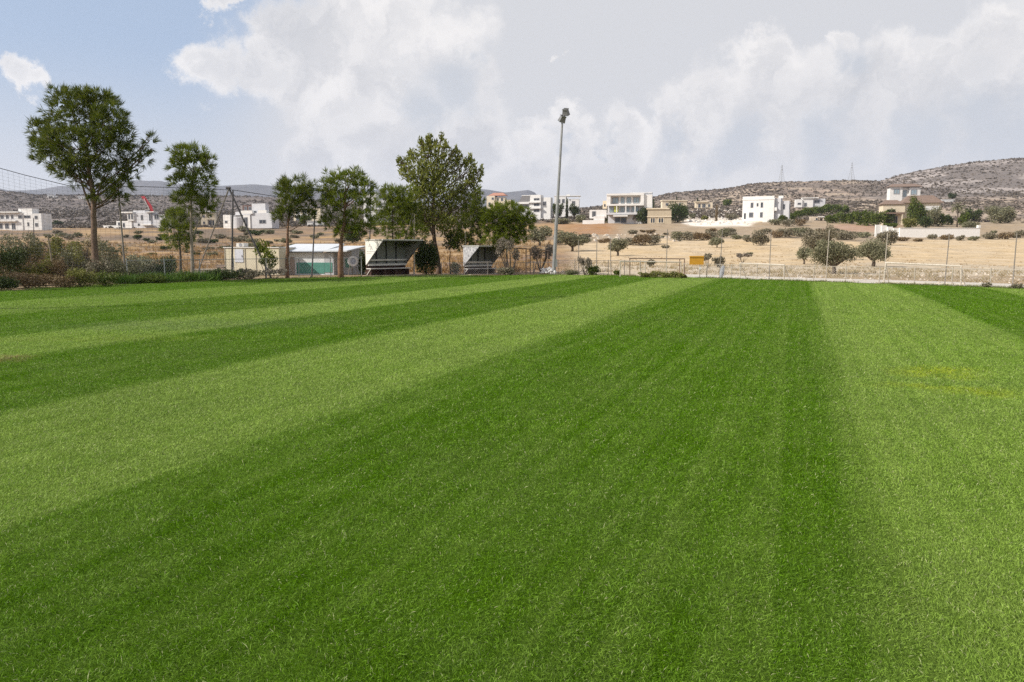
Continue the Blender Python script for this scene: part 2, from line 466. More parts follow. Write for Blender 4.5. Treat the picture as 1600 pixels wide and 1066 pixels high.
# ------------------------------------------------------------------ ground sheet
def terrain():
    th = np.concatenate([np.linspace(-math.pi, -.75, 60, endpoint=False), np.linspace(-.75, .75, 620), np.linspace(.75, math.pi, 60)[1:]])
    rr = np.concatenate([[.5, 3, 8, 15, 22], np.linspace(26, 60, 60), 60 * (1600/60) ** (np.arange(1, 330) / 329)])
    T, RR = np.meshgrid(th, rr)
    X = RR * np.sin(T); Y = RR * np.cos(T)
    Z = height(X, Y)
    nr, nc = X.shape
    V = np.stack([X, Y, Z], -1).reshape(-1, 3)
    i = np.arange(nr-1)[:,None] * nc + np.arange(nc-1)[None,:]
    F = np.stack([i, i+1, i+nc+1, i+nc], -1).reshape(-1,4)[:, ::-1]
    me = npmesh('ground', V, F)
    # land cover: what grows or lies on each stretch of ground
    col, d, r = polar(X, Y)
    lg = np.log(np.clip(d, 48, 600)); py = px_tab(col, lg)
    wob = (fbm(X * .05 + 5, Y * .05, 4) - .47)
    wob2 = (fbm(X * .012, Y * .012 + 3, 5) - .47)
    c = np.zeros((nr, nc, 3))
    def put(mask, colr):
        mask = np.clip(mask, 0, 1)[..., None]
        c[:] = c * (1 - mask) + np.array(colr) * mask
    def band(x, a, b, s): return np.clip((x-a)/s + .5, 0, 1) * np.clip((b-x)/s + .5, 0, 1)
    right = np.clip((col - 850) / 60, 0, 1)
    c[:] = (.34,.25,.15)
    put(right * band(d, 48, 400, 3), (.49,.40,.285))                                   # stony verge
    put(right * band(d + wob*30, 78, 400, 10), (.54,.41,.255))                        # ploughed tan field
    top = np.interp(col, [850,1000,1200,1400,1600], [383,376,373,380,374])
    put(right * np.clip((top + wob*14 - py)/2, 0, 1), (.36,.275,.185))                 # scrub margin
    left = 1 - right
    put(left * band(d, 48, 2000, 4), (.27,.185,.12))
    put(left * band(d + wob*40, 52, 120, 10), (.29,.18,.11))
    put(left * np.clip(wob*6-.1, 0, 1) * band(d, 60, 300, 10), (.38,.25,.125))
    put(left * np.clip(-wob2*7, 0, 1) * band(d, 60, 300, 10), (.23,.15,.10))
    put(band(col, 860, 960, 30) * band(py + wob*5, 350, 366, 3), (.36,.205,.105))      # red-brown bank
    put(band(col + wob*60, 1068, 1172, 12) * band(py + wob*6, 322, 353, 3), (.82,.74,.64))   # pale rubble slope
    put(band(col + wob*60, 1290, 1385, 20) * band(py + wob*5, 350, 362, 4), (.40,.26,.18))
    far = np.clip((d - 300)/60, 0, 1)
    put(far, (.23,.18,.145))
    put(far * np.clip(wob2*7, 0, 1), (.36,.27,.21))
    terr = fbm(col*.02, d*.035, 4) - .47
    put(far * np.clip(terr*8, 0, 1) * (1-left), (.40,.315,.235))
    put(far * np.clip(-terr*8, 0, 1) * (1-left), (.20,.16,.13))
    put(far * left, (.155,.13,.118)); put(far * left * np.clip(terr*8-.2, 0, 1), (.24,.20,.175))
    strat = fbm(col*.012+3, np.log(d)*16, 4) - .47
    near_l = left * band(d, 58, 300, 12)
    put(near_l * np.clip(strat*9-.2, 0, 1) * .8, (.42,.285,.15)); put(near_l * np.clip(-strat*9-.3, 0, 1) * .8, (.175,.135,.10))
    put(far * np.clip((col-1330)/60,0,1) * np.clip((d-550)/100,0,1), (.185,.157,.14)); put(far * np.clip((col-1330)/60,0,1) * np.clip((d-550)/100,0,1) * np.clip(terr*9-.3,0,1), (.36,.31,.28))
    a = me.color_attributes.new('cover', 'FLOAT_COLOR', 'POINT')
    a.data.foreach_set('color', np.concatenate([c, np.ones((nr,nc,1))], -1).astype(np.float32).ravel())
    m, t, b = newmat('earth')
    at = N(t, 'ShaderNodeAttribute'); at.attribute_name = 'cover'
    g = N(t, 'ShaderNodeNewGeometry')
    def noi(s, det, r_=.65):
        n = N(t, 'ShaderNodeTexNoise'); n.inputs['Scale'].default_value = s; n.inputs['Detail'].default_value = det; n.inputs['Roughness'].default_value = r_
        L(t, g.outputs['Position'], n.inputs['Vector']); return n.outputs['Fac']
    def mr(x, a_, b_, c_, d_):
        n = N(t, 'ShaderNodeMapRange')
        for i_, q in enumerate((a_, b_, c_, d_)): n.inputs[i_+1].default_value = q
        L(t, x, n.inputs[0]); return n.outputs[0]
    h = N(t, 'ShaderNodeHueSaturation'); L(t, at.outputs['Color'], h.inputs['Color'])
    v1 = mr(noi(.35, 8, .7), .3, .7, .72, 1.2); v2 = mr(noi(3.0, 5), .3, .7, .82, 1.14)
    mu = N(t, 'ShaderNodeMath', operation='MULTIPLY'); L(t, v1, mu.inputs[0]); L(t, v2, mu.inputs[1]); L(t, mu.outputs[0], h.inputs['Value'])
    L(t, mr(noi(.12, 4), .3, .7, .85, 1.12), h.inputs['Saturation'])
    L(t, h.outputs[0], b.inputs['Base Color']); b.inputs['Roughness'].default_value = .95; b.inputs['Specular IOR Level'].default_value = .1
    bp = N(t, 'ShaderNodeBump'); bp.inputs['Strength'].default_value = .6; bp.inputs['Distance'].default_value = .25
    L(t, noi(1.2, 6), bp.inputs['Height']); L(t, bp.outputs[0], b.inputs['Normal'])
    o = link('ground', me, m, smooth=True); tag(o, kind='structure')
    o.location.z = -.012
    return o
terrain()
# far blue mountains beyond the valley
def mountains():
    sx = [-1200,-300,-60,0,30,60,75,100,150,215,260,300,340,400,440,520,600,700,745,765,790,825,834,840,850,880,950,1300]
    sy = [280, 292, 286, 292,299,303,302,297,292,288,287,290,292,288,291,297,299,297,295,297,301,297,300,306,316,330,352,360]
    th = np.linspace(-.95, .42, 320); col = 800 + 1200*np.tan(th)
    prof = np.linspace(0, 1, 28)
    yy = np.interp(col, sx, sy)
    D0 = 3100.0
    V = []
    for q in prof:
        dd = D0 + (q - .5) * 1300
        ridge = np.sin(np.pi * np.clip(q, 0, 1)) ** 1.25
        zt = CAMH + D0 * slope_np(yy)
        X = dd * np.tan(th); Y = np.full_like(X, dd)
        nz = (fbm(X*.004, Y*.004, 5) - .47) * 60 * (1 - abs(q-.5)*1.2) * (1 if abs(q-.5) > .02 else .15)
        V.append(np.stack([X, Y, -6 + (zt + 6) * ridge + nz * ridge], -1))
    V = np.array(V); nr, nc = V.shape[:2]
    i = np.arange(nr-1)[:,None]*nc + np.arange(nc-1)[None,:]
    F = np.stack([i, i+1, i+nc+1, i+nc], -1).reshape(-1,4)[:, ::-1]
    me = npmesh('mountains', V.reshape(-1,3), F)
    tag(link('mountains', me, mat('mountain_scrub', (.135,.13,.135), (.085,.085,.09), .012, .95), smooth=True), kind='structure')
mountains()
# pale concrete path just behind the edge of the turf
pts = [e for e, q in zip(edge, EDGE) if q[0] >= 1060]
ins, outs = [], []
for e in pts:
    rdir = Vector((e.x, e.y, 0)).normalized()
    ins.append(e + rdir * .35); outs.append(e + rdir * 5.2)
mb = MB(); nseg = 10
for i in range(len(ins)-1):
    for j in range(nseg):
        q = []
        for (a, b) in ((i, j/nseg), (i, (j+1)/nseg)):
            q.append((ins[a].lerp(ins[a+1], b), outs[a].lerp(outs[a+1], b)))
        b0 = len(mb.v)
        for pa in (q[0][0], q[1][0], q[1][1], q[0][1]): mb.v.append((pa.x, pa.y, hz(pa.x, pa.y) + .02))
        mb.f.append((b0, b0+1, b0+2, b0+3))
tag(mb.build('path', mat('path_concrete', (.58,.53,.46), (.44,.385,.32), .8, .9)), kind='structure')
# ------------------------------------------------------------------ foliage
PINE_D = leafmat('pine_needles_deep', [(.048,.074,.007),(.098,.125,.011),(.175,.195,.022)], .32)
PINE_B = leafmat('pine_needles_fresh', [(.075,.112,.008),(.145,.185,.013),(.23,.26,.030)], .35)
PINE_O = leafmat('pine_needles_olive', [(.115,.135,.020),(.195,.215,.036),(.29,.29,.07)], .4)
OLIVE = leafmat('olive_leaves', [(.125,.128,.068),(.20,.195,.112),(.285,.27,.17)], .2)
SCRUB = leafmat('scrub_leaves', [(.125,.112,.070),(.20,.178,.118),(.28,.245,.17)], .15)
DARKG = leafmat('dark_green_leaves', [(.026,.042,.012),(.050,.074,.018),(.085,.110,.028)], .2)
GREEN = leafmat('green_leaves', [(.055,.085,.012),(.095,.130,.019),(.15,.18,.034)], .3)
YGREEN = leafmat('yellow_green_leaves', [(.11,.115,.025),(.18,.18,.045),(.25,.24,.07)], .3)
BROWN = leafmat('brown_leaves', [(.12,.078,.040),(.195,.135,.070),(.27,.20,.11)], .2)
GREY = leafmat('grey_twigs', [(.15,.125,.10),(.22,.185,.15),(.30,.26,.20)], .1)
DRY = leafmat('dry_stalks', [(.30,.23,.12),(.40,.32,.18),(.48,.40,.26)], .2)
BARK = mat('pine_bark', (.20,.135,.095), (.10,.07,.052), 9, .9, 0, .6)
BARKP = mat('pale_bark', (.36,.30,.24), (.20,.165,.13), 8, .9, 0, .6)
BARKR = mat('reddish_bark', (.26,.145,.085), (.13,.075,.05), 9, .9, 0, .6)
BARKO = mat('olive_bark', (.17,.135,.105), (.09,.07,.055), 6, .95, 0, .6)

def ell_pts(n, c, rad, shell=.45, low=-1.0):
    u = unit(rng.normal(size=(n,3)))
    if low > -1: u[:,2] = np.where(u[:,2] < low, -u[:,2]*.6, u[:,2]); u = unit(u)
    ph = rng.random(3) * 6
    bump = 1 + .16*np.sin(u[:,0]*5+ph[0]) * np.sin(u[:,2]*6+ph[1]) + .10*np.sin(u[:,1]*9+ph[2])
    r = (shell + (1-shell) * rng.random(n) ** .6) * bump
    return np.array(c) + u * r[:,None] * np.array(rad), u
def pine_crown(clumps, tuft, dens, up=.5, k=20, w=.026):
    C, D, Lg, W = [], [], [], []
    for c, rad in clumps:
        n = max(12, int(5.2 * dens * (rad[0]*rad[1]*rad[2]) ** (2/3) / tuft**2))
        p, u = ell_pts(n, c, rad, .35)
        a = unit(u * .8 + np.array([0,0,up]) + rng.normal(size=(n,3))*.25)
        a = np.repeat(a, k, 0); p = np.repeat(p, k, 0)
        d = unit(a * .85 + unit(rng.normal(size=a.shape)) * .62)
        C.append(p + d*.02); D.append(d); Lg.append(tuft * (.65 + .6*rng.random(len(p)))); W.append(np.full(len(p), w) * (.7+.6*rng.random(len(p))))
    return blades('crown', np.concatenate(C), np.concatenate(D), np.concatenate(Lg), np.concatenate(W))
def leaf_crown(clumps, leaf, n_per_area, aspect=.5, up=.2, shell=.35, name='crown'):
    C, D = [], []
    for c, rad in clumps:
        area = 4*math.pi*((rad[0]*rad[1])**1.6/3 + (rad[0]*rad[2])**1.6/3 + (rad[1]*rad[2])**1.6/3) ** (1/1.6)
        n = max(60, int(2.0 * area / leaf**2 * n_per_area))
        p, u = ell_pts(n, c, rad, shell)
        C.append(p); D.append(unit(u*.5 + rng.normal(size=(n,3))*.7 + np.array([0,0,up])))
    C = np.concatenate(C); D = np.concatenate(D); n = len(C)
    Lg = leaf * (.6 + .9*rng.random(n))
    return blades(name, C - D*(Lg*.5)[:,None], D, Lg, Lg*aspect)
def limb(mb, a, b, r0, r1, n=6, sag=.12):
    a, b = Vector(a), Vector(b)
    m = a.lerp(b, .5) + Vector((rnd.uniform(-.1,.1), rnd.uniform(-.1,.1), -sag)) * (b-a).length
    q = [a.lerp(m, t).lerp(m.lerp(b, t), t) for t in (0,.25,.5,.75,1)]
    mb.tube(q, [r0 + (r1-r0)*t for t in (0,.25,.5,.75,1)], n)

def pine(label, base, trunk, clumps, r0, leafm, barkm, tuft=.34, dens=2.6, up=.5, extra=(), d=None, group=None, depth=1.0, name='pine_tree', kind='pine', k=20, w=.026, cat='tree', bulge=None):
    bx, by = base
    g = gp(bx, by) if d is None else P(bx, by, d)
    if d is not None: g.z = hz(g.x, g.y)
    s = g.y / FPX
    root = thing(name, label, cat, g, 0, group)
    loc = lambda px, py, dy=0: P(px, py, g.y + dy) - g
    mb = MB()
    tp = [loc(*q) for q in trunk]; tp[0].z = -.15
    n = len(tp)
    rr = [r0 * (1.25 if i == 0 else 1) * (1 - .55*i/(n-1)) for i in range(n)]
    if bulge: rr[bulge] *= 1.35
    pts, rad = [], []
    for i in range(n-1):
        for t in (0,.34,.67):
            j = 0 if i == 0 and t == 0 else .02
            pts.append(tp[i].lerp(tp[i+1], t) + Vector((rnd.uniform(-j,j), rnd.uniform(-j,j), 0))); rad.append(rr[i]+(rr[i+1]-rr[i])*t)
    pts.append(tp[-1]); rad.append(rr[-1])
    mb.tube(pts, rad, 10)
    cl = []
    for q in clumps:
        px, py, rx, ry = q[:4]
        dy = q[4] if len(q) > 4 else rnd.uniform(-.5,.5) * depth * rx * s * 1.3
        c = loc(px, py, dy); cl.append((c, (rx*s, rx*s*.9*depth, ry*s)))
        # limb from the trunk to the clump
        zz = min(max(c.z - abs(c.x - tp[-1].x)*.6 - .25, tp[0].z + (tp[-1].z-tp[0].z)*.55), tp[-1].z)
        for i in range(n-1):
            if tp[i].z <= zz <= tp[i+1].z:
                f = (zz-tp[i].z)/max(tp[i+1].z-tp[i].z,1e-6); st = tp[i].lerp(tp[i+1], f); break
        else: st = tp[-1]
        limb(mb, st, c + Vector((0,0,ry*s*.3)), r0*.26, r0*.08)
        for _ in range(3):
            e = c + Vector((rnd.uniform(-.7,.7)*rx*s, rnd.uniform(-.7,.7)*rx*s, rnd.uniform(-.2,.8)*ry*s))
            limb(mb, c.lerp(st,.3), e, r0*.13, r0*.05, 5)
    for a, b, r in extra:
        limb(mb, loc(*a), loc(*b), r, r*.45, 7, .04)
    mb.build('trunk', barkm, root, True)
    if kind == 'pine': me = pine_crown(cl, tuft, dens, up, k, w)
    else: me = leaf_crown(cl, tuft, dens, .32, .9, .2)
    link('crown', me, leafm, root)
    return root

# the row of trees along the far left edge of the pitch
pine('tallest pine, broad dense dark crown with one long limb reaching right, leftmost in the row', (152,444), [(152,444),(149,400),(147,350),(146,310),(140,270),(135,225)],
     [(120,180,45,34),(150,172,40,28),(78,212,27,27),(170,192,30,26),(112,228,52,30),(165,228,40,28),(188,212,18,20),(85,245,26,16),(130,262,38,18),(70,228,22,18),(105,155,30,14),(150,155,32,12),(60,205,14,14),
      (172,272,26,20),(196,258,20,14),(235,222,9,13),(228,248,15,9),(212,238,8,7),(190,292,17,11),(160,300,20,12),(205,275,14,9),(118,280,20,10),(100,262,20,8),(185,310,14,8)],
     .165, PINE_D, BARK, .36, 2.9, .5, [((146,310),(190,275),.07),((190,275),(238,232),.045),((147,330),(165,270),.06),((148,340),(118,250),.06),((140,290),(100,220),.05)], d=37)
pine('slim pine with a tall ragged crown and pale stem, beside a short bushy pine', (301,438), [(301,438),(300,400),(299,360),(298,325),(302,270)],
     [(290,240,22,13),(312,244,14,12),(278,246,12,10),(304,262,32,16),(328,250,9,10),(284,285,21,15),(314,288,22,18),(298,310,24,14),(327,318,13,14),(318,330,12,9),(280,308,12,8)],
     .10, PINE_B, BARKP, .34, 3.3, .65, [((300,372),(320,330),.04)], d=40)
pine('short bright green bushy pine growing tight against the slim pale-stemmed pine', (283,436), [(283,436),(282,405),(280,375)],
     [(277,345,24,18),(270,362,19,14),(290,362,17,16),(280,380,18,9),(283,335,15,9)], .085, PINE_B, BARKO, .30, 2.8, .4, d=41.5)
pine('pine with a fan-shaped dark top over a paler skirt and a reddish knotted trunk', (449,437), [(449,437),(448,405),(450,392),(449,360),(455,320)],
     [(462,290,30,13),(445,296,15,10),(478,300,16,12),(461,308,28,12),(446,336,16,9),(474,325,18,12),(452,325,20,10),(484,338,9,8),(435,338,8,7)], .105, PINE_D, BARKR, .38, 3.2, .85, d=44, bulge=2)
pine('open crowned pine in front of the white and green shed with a straight reddish trunk', (533,437), [(533,437),(532,400),(533,378),(538,345),(540,300)],
     [(538,282,32,14),(515,296,16,14),(566,300,18,16),(552,275,18,9),(520,315,18,15),(545,318,34,20),(575,290,9,10),(508,300,9,8),(520,345,19,14),(560,345,27,17),(543,362,22,8),(578,362,10,10)],
     .14, PINE_B, BARKR, .34, 2.9, .65, d=44.2, bulge=1)
pine('thin stemmed pine rising behind the white dugout, half hidden by the largest tree', (614,434), [(614,434),(614,390),(613,340),(613,310)],
     [(610,302,22,12),(596,320,13,12),(630,315,20,17),(618,340,28,18),(606,362,12,8),(636,350,14,14),(592,302,8,8),(640,300,12,10),(600,345,16,14),(645,335,18,18),(622,325,26,16),(632,375,22,14),(610,300,14,8),(655,365,16,14)], .06, PINE_B, BARKO, .32, 2.4, .6, d=49.8)
pine('largest and bushiest tree of the row, with feathery olive green plumes, between the two dugouts', (686,433), [(686,433),(684,405),(678,370),(676,330),(680,280)],
     [(664,240,17,20),(686,238,18,20),(672,226,9,9),(637,258,11,16),(632,272,10,10),(652,268,24,24),(700,262,24,24),(716,252,10,16),(735,266,10,22),(728,290,20,20),(690,300,38,28),(655,300,26,20),(670,275,26,26),(645,325,24,18),(722,318,26,26),(682,335,34,22),(700,352,26,20),(660,350,24,18),(745,305,10,14),(740,285,9,16),(716,372,20,14),(660,228,6,10),(680,222,6,9),(696,226,6,10),(645,244,6,10),(628,262,6,10),(716,244,6,11),(728,256,5,10),(741,262,5,11),(706,240,6,10),(668,218,5,8),(749,276,5,10),(690,214,5,9),(672,216,5,9),(735,247,4,10),(753,266,4,9),(624,252,5,9),(640,239,4,9),(657,220,4,8),(712,236,4,9)],
     .17, PINE_O, BARK, .24, 1.45, 1, [((678,370),(650,290),.08),((677,350),(712,285),.08)], d=52, kind='leaf', depth=.9)
pine('dark narrow pine squeezed against the right side of the largest tree', (733,432), [(733,432),(732,400),(735,360),(742,330)],
     [(745,308,11,13),(746,325,13,15),(738,345,18,14),(748,352,12,14),(728,362,14,12),(722,380,16,12),(735,330,12,14),(742,372,14,12),(755,340,10,14)], .07, PINE_D, BARKO, .30, 2.6, .4, d=51)
pine('low spreading pine with a wide crown above the right dugout and a thin pale trunk', (793,432), [(793,432),(792,400),(791,370),(792,345)],
     [(782,330,22,10),(800,325,16,8),(813,336,18,12),(775,345,20,13),(798,348,22,13),(824,343,10,9),(765,335,12,10),(770,362,15,10),(800,368,22,12),(822,356,11,8),(785,378,16,9),(775,328,14,9),(762,350,12,12),(790,360,26,13),(810,352,18,12),(815,372,12,9),(765,378,14,9),(830,338,6,6)], .055, PINE_B, BARKP, .32, 2.9, .4, d=50.5)
pine('small leafy sapling with thin bare stems in front of the cream container', (416,436), [(416,436),(414,412),(413,390)],
     [(411,384,11,9),(405,392,9,8),(420,398,11,10),(427,408,8,10),(412,408,9,8),(424,420,6,8)], .035, PINE_B, BARKO, .17, 1.6, .5, [((416,432),(424,405),.02),((415,430),(404,398),.02)], d=43.5, kind='leaf', name='sapling')
pine('small dark green young tree on a short stem left of the right dugout', (704,433), [(704,433),(703,410),(703,390)],
     [(704,372,11,11),(699,382,9,9),(711,380,9,10)], .05, DARKG, BARKO, .2, 1.5, .4, d=51.5, kind='leaf', name='young_tree')

pine('pine standing just outside the left border, whose shadow falls on the turf', (-310,456), [(-310,456),(-312,380),(-310,300)],
     [(-310,270,60,40),(-345,300,40,30),(-275,300,40,30),(-310,230,40,30),(-310,320,50,24)], .16, PINE_D, BARK, .36, 2.4, .5, d=29.5)
# shrubs, bushes and small trees: (label, kind, px, py base, half width, height, material, group)
def bush(label, px, py, hw, h, m, kind='dome', group=None, name='shrub', cat='shrub', leaf=2.6, dens=.9, d=None, barkm=None, aspect=.55, lumps=7):
    g = gp(px, py) if d is None else P(px, py, d)
    if d is not None: g.z = hz(g.x, g.y)
    s = g.y / FPX
    root = thing(name, label, cat, g, 0, group)
    hw *= s*1.12; h *= s*1.05; lf = max(leaf * s, .05)
    cl = []
    mb = MB()
    if kind == 'dome':
        cl.append(((0,0,h*.40),(hw*.72,hw*.62,h*.46)))
        for i in range(lumps):
            a = 2*math.pi*(i+rnd.random()*.7)/lumps; q = rnd.uniform(.32,.62)
            cl.append(((math.cos(a)*hw*q, math.sin(a)*hw*q*.8, h*rnd.uniform(.28,.72)), (hw*rnd.uniform(.28,.42), hw*rnd.uniform(.26,.4), h*rnd.uniform(.2,.34))))
        for i in range(5):
            a = rnd.random()*6.3; limb(mb, (0,0,-.05), (math.cos(a)*hw*.5, math.sin(a)*hw*.4, h*.7), max(.02,.02*hw), .008, 5)
    elif kind == 'tree':
        zc = h*.54
        cl.append(((0,0,zc),(hw*.66,hw*.6,h*.32)))
        for i in range(lumps):
            a = 2*math.pi*(i+rnd.random()*.7)/lumps; q = rnd.uniform(.4,.66)
            c = (math.cos(a)*hw*q, math.sin(a)*hw*q*.85, h*rnd.uniform(.34,.78)); cl.append((c, (hw*rnd.uniform(.26,.46), hw*rnd.uniform(.3,.42), h*rnd.uniform(.15,.25))))
            limb(mb, (0,0,h*.2), c, .035*h, .012*h, 6)
        mb.tube([(0,0,-.1),(h*.02,0,h*.12),(-h*.01,0,h*.26)], [.065*h,.052*h,.042*h], 8)
    elif kind == 'bare':
        for i in range(9):
            a = rnd.random()*6.3; e = (math.cos(a)*hw*rnd.uniform(.3,.9), math.sin(a)*hw*.7, h*rnd.uniform(.6,1))
            limb(mb, (0,0,-.05), e, .022*h, .006*h, 5)
            cl.append((e, (hw*.3,hw*.3,h*.2)))
    elif kind == 'column':
        for i in range(7):
            z = h*(.08+.13*i); q = hw*(1-(i/7.5)**2*.85)
            cl.append(((rnd.uniform(-.1,.1)*hw,0,z),(q,q,h*.12)))
        mb.tube([(0,0,-.1),(0,0,h*.8)], [hw*.2,hw*.06], 6)
    if mb.v: mb.build('trunk' if kind in ('tree','column') else 'stem', barkm or BARKO, root, True)
    link('crown' if kind in ('tree','column') else 'foliage', leaf_crown(cl, lf, dens, aspect, .25, .3, 'foliage'), m, root)
    return root

# thicket in front of the left trees
for q in [
 ('dark leathery bush cut by the left border of the photo', 8,447,38,70, DARKG,'dome',35.0),
 ('rusty brown bush low in front of the dark leathery bush', 45,449,40,26, BROWN,'dome',33),
 ('low dark bush at the very left edge of the turf', -5,455,40,26, DARKG,'dome',31.0),
 ('yellow-green feathery bush right of the dark leathery bush', 58,444,28,42, YGREEN,'dome',35.5),
 ('brown twiggy bush in the middle of the thicket below the leaning stake', 88,445,26,44, BROWN,'dome',36),
 ('tall pale grey-green bush behind the thicket left of the tallest pine', 112,441,34,58, OLIVE,'dome',38.5),
 ('bright yellow-green bush at the front of the thicket left of the tallest pine', 128,450,26,32, YGREEN,'dome',33.5),
 ('dark twiggy bush round the foot of the tallest pine', 155,446,24,46, SCRUB,'dome',36),
 ('low fresh green bush in front of the tallest pine', 165,448,22,24, GREEN,'dome',34.5),
 ('olive bush right of the foot of the tallest pine', 196,444,28,38, OLIVE,'dome',37.5),
 ('grey-green bush behind the leaning net pole', 225,441,26,38, OLIVE,'dome',39.5),
 ('dark green bush left of the slim pale-stemmed pine', 255,440,24,30, DARKG,'dome',40),
 ('green leafy bush at the foot of the slim pale-stemmed pine', 290,441,26,16, GREEN,'dome',39.5),
 ('dark brushy bush under the tripod pole', 345,439,34,20, DARKG,'dome',41),
 ('brown bush in front of the cream container', 385,438,28,18, SCRUB,'dome',42),
 ('twiggy grey bush at the right corner of the cream container', 428,437,20,14, GREY,'bare',42.5),
 ('tan dry bush behind the yellow-green bush', 30,440,40,40, BROWN,'dome',38),
 ('ochre bush left of the bright yellow-green bush', 100,451,22,22, BROWN,'dome',33),
 ('tall wild olive-green bush just behind the yellow-green feathery bush', 70,440,32,62, YGREEN,'bare',39.5),
 ('tall wispy straw bush left of the foot of the tallest pine', 132,440,26,62, DRY,'bare',40.5),
 ('wild pale olive bush hugging the foot of the tallest pine on its right', 178,440,26,52, OLIVE,'bare',39.5),
 ('tall ragged brown-green bush behind the rusty brown bush', 38,440,30,64, OLIVE,'bare',39),
 ('wild yellowish bush between the stake and the tallest pine', 103,442,26,54, YGREEN,'bare',37.8),
 ('tall straw-brown bush high in the thicket between the stake and the dark leathery bush', 62,432,34,58, BROWN,'dome',42),
 ('tall grey twiggy bush high in the thicket just left of the tallest pine', 120,432,30,60, SCRUB,'dome',41.5),
 ('grey-green bush far back between the tallest pine and the leaning net pole', 176,430,30,36, OLIVE,'dome',45),
 ('muted green bush far back right of the leaning net pole', 215,430,30,34, OLIVE,'dome',47),
 ('muted dark green bush far back left of the short bushy pine', 256,430,26,30, DARKG,'dome',48),
 ('tan scrubby bush between the two small bushes at the back of the left bank', 236,431,20,26, BROWN,'dome',44),
 ('olive bush filling the back of the thicket at the left border', 5,436,44,46, OLIVE,'dome',41),
 ('fresh green bush right of the leaning net pole at the turf edge', 238,446,26,18, GREEN,'dome',37.2),
]:
    bush(q[0], q[1], q[2], q[3], q[4], q[5], q[6], d=q[7], leaf=3.0, dens=.7, aspect=.45, group='bushes of the thicket along the left edge')
bush('large rounded dark green shrub between the two dugouts', 666,432,24,54, DARKG, 'dome', d=50.6, leaf=2.8, dens=1.1, lumps=11)
bush('tall dark shrub hidden behind the left end of the white dugout', 567,431,9,40, DARKG, 'dome', d=49.5, leaf=2.8)
bush('leafless grey bush right of the right dugout', 797,432,20,48, GREY, 'bare', d=49.6, leaf=2.2, dens=.8)
bush('low green shrub at the foot of the leafless grey bush', 790,432,18,12, SCRUB, 'dome', d=48.8)
bush('yellow-green shrub peeping over the right dugout', 752,430,22,48, YGREEN, 'dome', d=53)
bush('small bushy weed left of the right dugout', 712,432,8,20, OLIVE, 'dome', d=50.2)
bush('grey scrub bush by the ladder frame', 845,426,20,40, GREY, 'bare', d=55, leaf=2.2)
bush('fresh green bush at the fence right of the floodlight mast', 926,432,13,16, GREEN, 'dome', d=48.6)
bush('small green bush alone on the pale verge', 964,431,5,9, GREEN, 'dome', d=48.2)
bush('bundle of dry grey stalks beside the fresh green bush', 914,432,12,24, GREY, 'bare', d=48.4, leaf=1.8)
bush('low grey-green bush near the foot of the floodlight mast', 893,432,13,9, OLIVE, 'dome', d=48.8)
bush('low dark bush at the right end of the fence', 1541,450,9,9, SCRUB, 'dome', d=33.2, leaf=1.8)
bush('low dark bush by the right border of the photo', 1588,452,11,9, SCRUB, 'dome', d=32.2, leaf=1.8)
for i, (px, py, hw, h) in enumerate([(1008,434,12,9),(1024,434.3,11,12),(1040,434.8,11,11),(1054,435,9,13),(1066,435.3,9,9)]):
    bush('yellow-green weed clump along the pipe railing', px, py, hw, h, YGREEN, 'dome', d=44.5-.3*i, group='yellow-green weeds along the pipe railing', leaf=2, dens=.7)
# trees and bushes of the tan field and its margin
for q in [
 ('wide olive tree on several low stems right of the floodlight mast', 894,393,27,33, OLIVE,'tree'),
 ('round olive tree tapering to its foot in the tan field', 965,400,16,30, OLIVE,'tree'),
 ('dark olive tree behind the floodlight mast', 843,384,19,30, OLIVE,'tree'),
 ('small green olive tree near the middle of the tan field', 1120,387,12,17, OLIVE,'tree'),
 ('round grey bush in the middle of the tan field', 1188,384,15,24, SCRUB,'dome'),
 ('tallest dark bush of the clump at the pitch fence', 1278,406,27,52, SCRUB,'tree'),
 ('wide grey bush low behind the fence, largest of the clump', 1302,428,37,56, OLIVE,'tree'),
 ('pale young olive tree at the left of the clump', 1256,413,13,28, OLIVE,'tree'),
 ('olive tree with a stout bare trunk right of the grey bush', 1364,417,29,49, OLIVE,'tree'),
 ('dark bush behind the stout-trunked olive tree', 1386,383,17,24, SCRUB,'dome'),
 ('small bush on the bare slope behind the orange sign', 1106,418,9,18, SCRUB,'bare'),
 ('grey bush behind the leaning net pole near the orange sign', 1124,418,10,18, SCRUB,'dome'),
 ('thin pale shrub below the round grey bush', 1160,411,12,13, GREY,'bare'),
 ('dark low shrub behind the pipe railing', 1017,417,7,13, SCRUB,'dome'),
]:
    bush(q[0], q[1], q[2], q[3], q[4], q[5], q[6], name='olive_tree' if q[6]=='tree' else 'shrub', cat='tree' if q[6]=='tree' else 'shrub', leaf=2.1, dens=.8, aspect=.6, lumps=9)
SCR = [(985,383,13,12),(1002,384,18,18),(1022,382,14,14),(1060,375,16,14),(1078,376,17,15),(1096,376,16,14),(1112,374,14,13),(1130,371,13,14),(960,388,10,10),(945,380,12,8),
       (1136,366,14,11),(1150,374,11,7),(1168,378,10,9),(1214,372,12,11),(1228,371,17,16),(1246,369,15,14),(1262,367,14,12),(1285,366,14,9),(1320,375,22,14),(1350,372,14,10),
       (1456,374,9,9),(1480,375,13,9),(1500,376,9,8),(1521,376,9,7),(1546,374,12,13),(1570,374,14,11),(1592,372,12,14),(1300,372,13,9),(1195,366,12,9),(1410,377,12,7),(1040,388,8,5),(1172,398,5,3),(915,372,12,7),(1434,378,8,5),
       (872,382,9,12),(1212,352,12,10),(1232,354,14,12),(1250,353,12,10)]
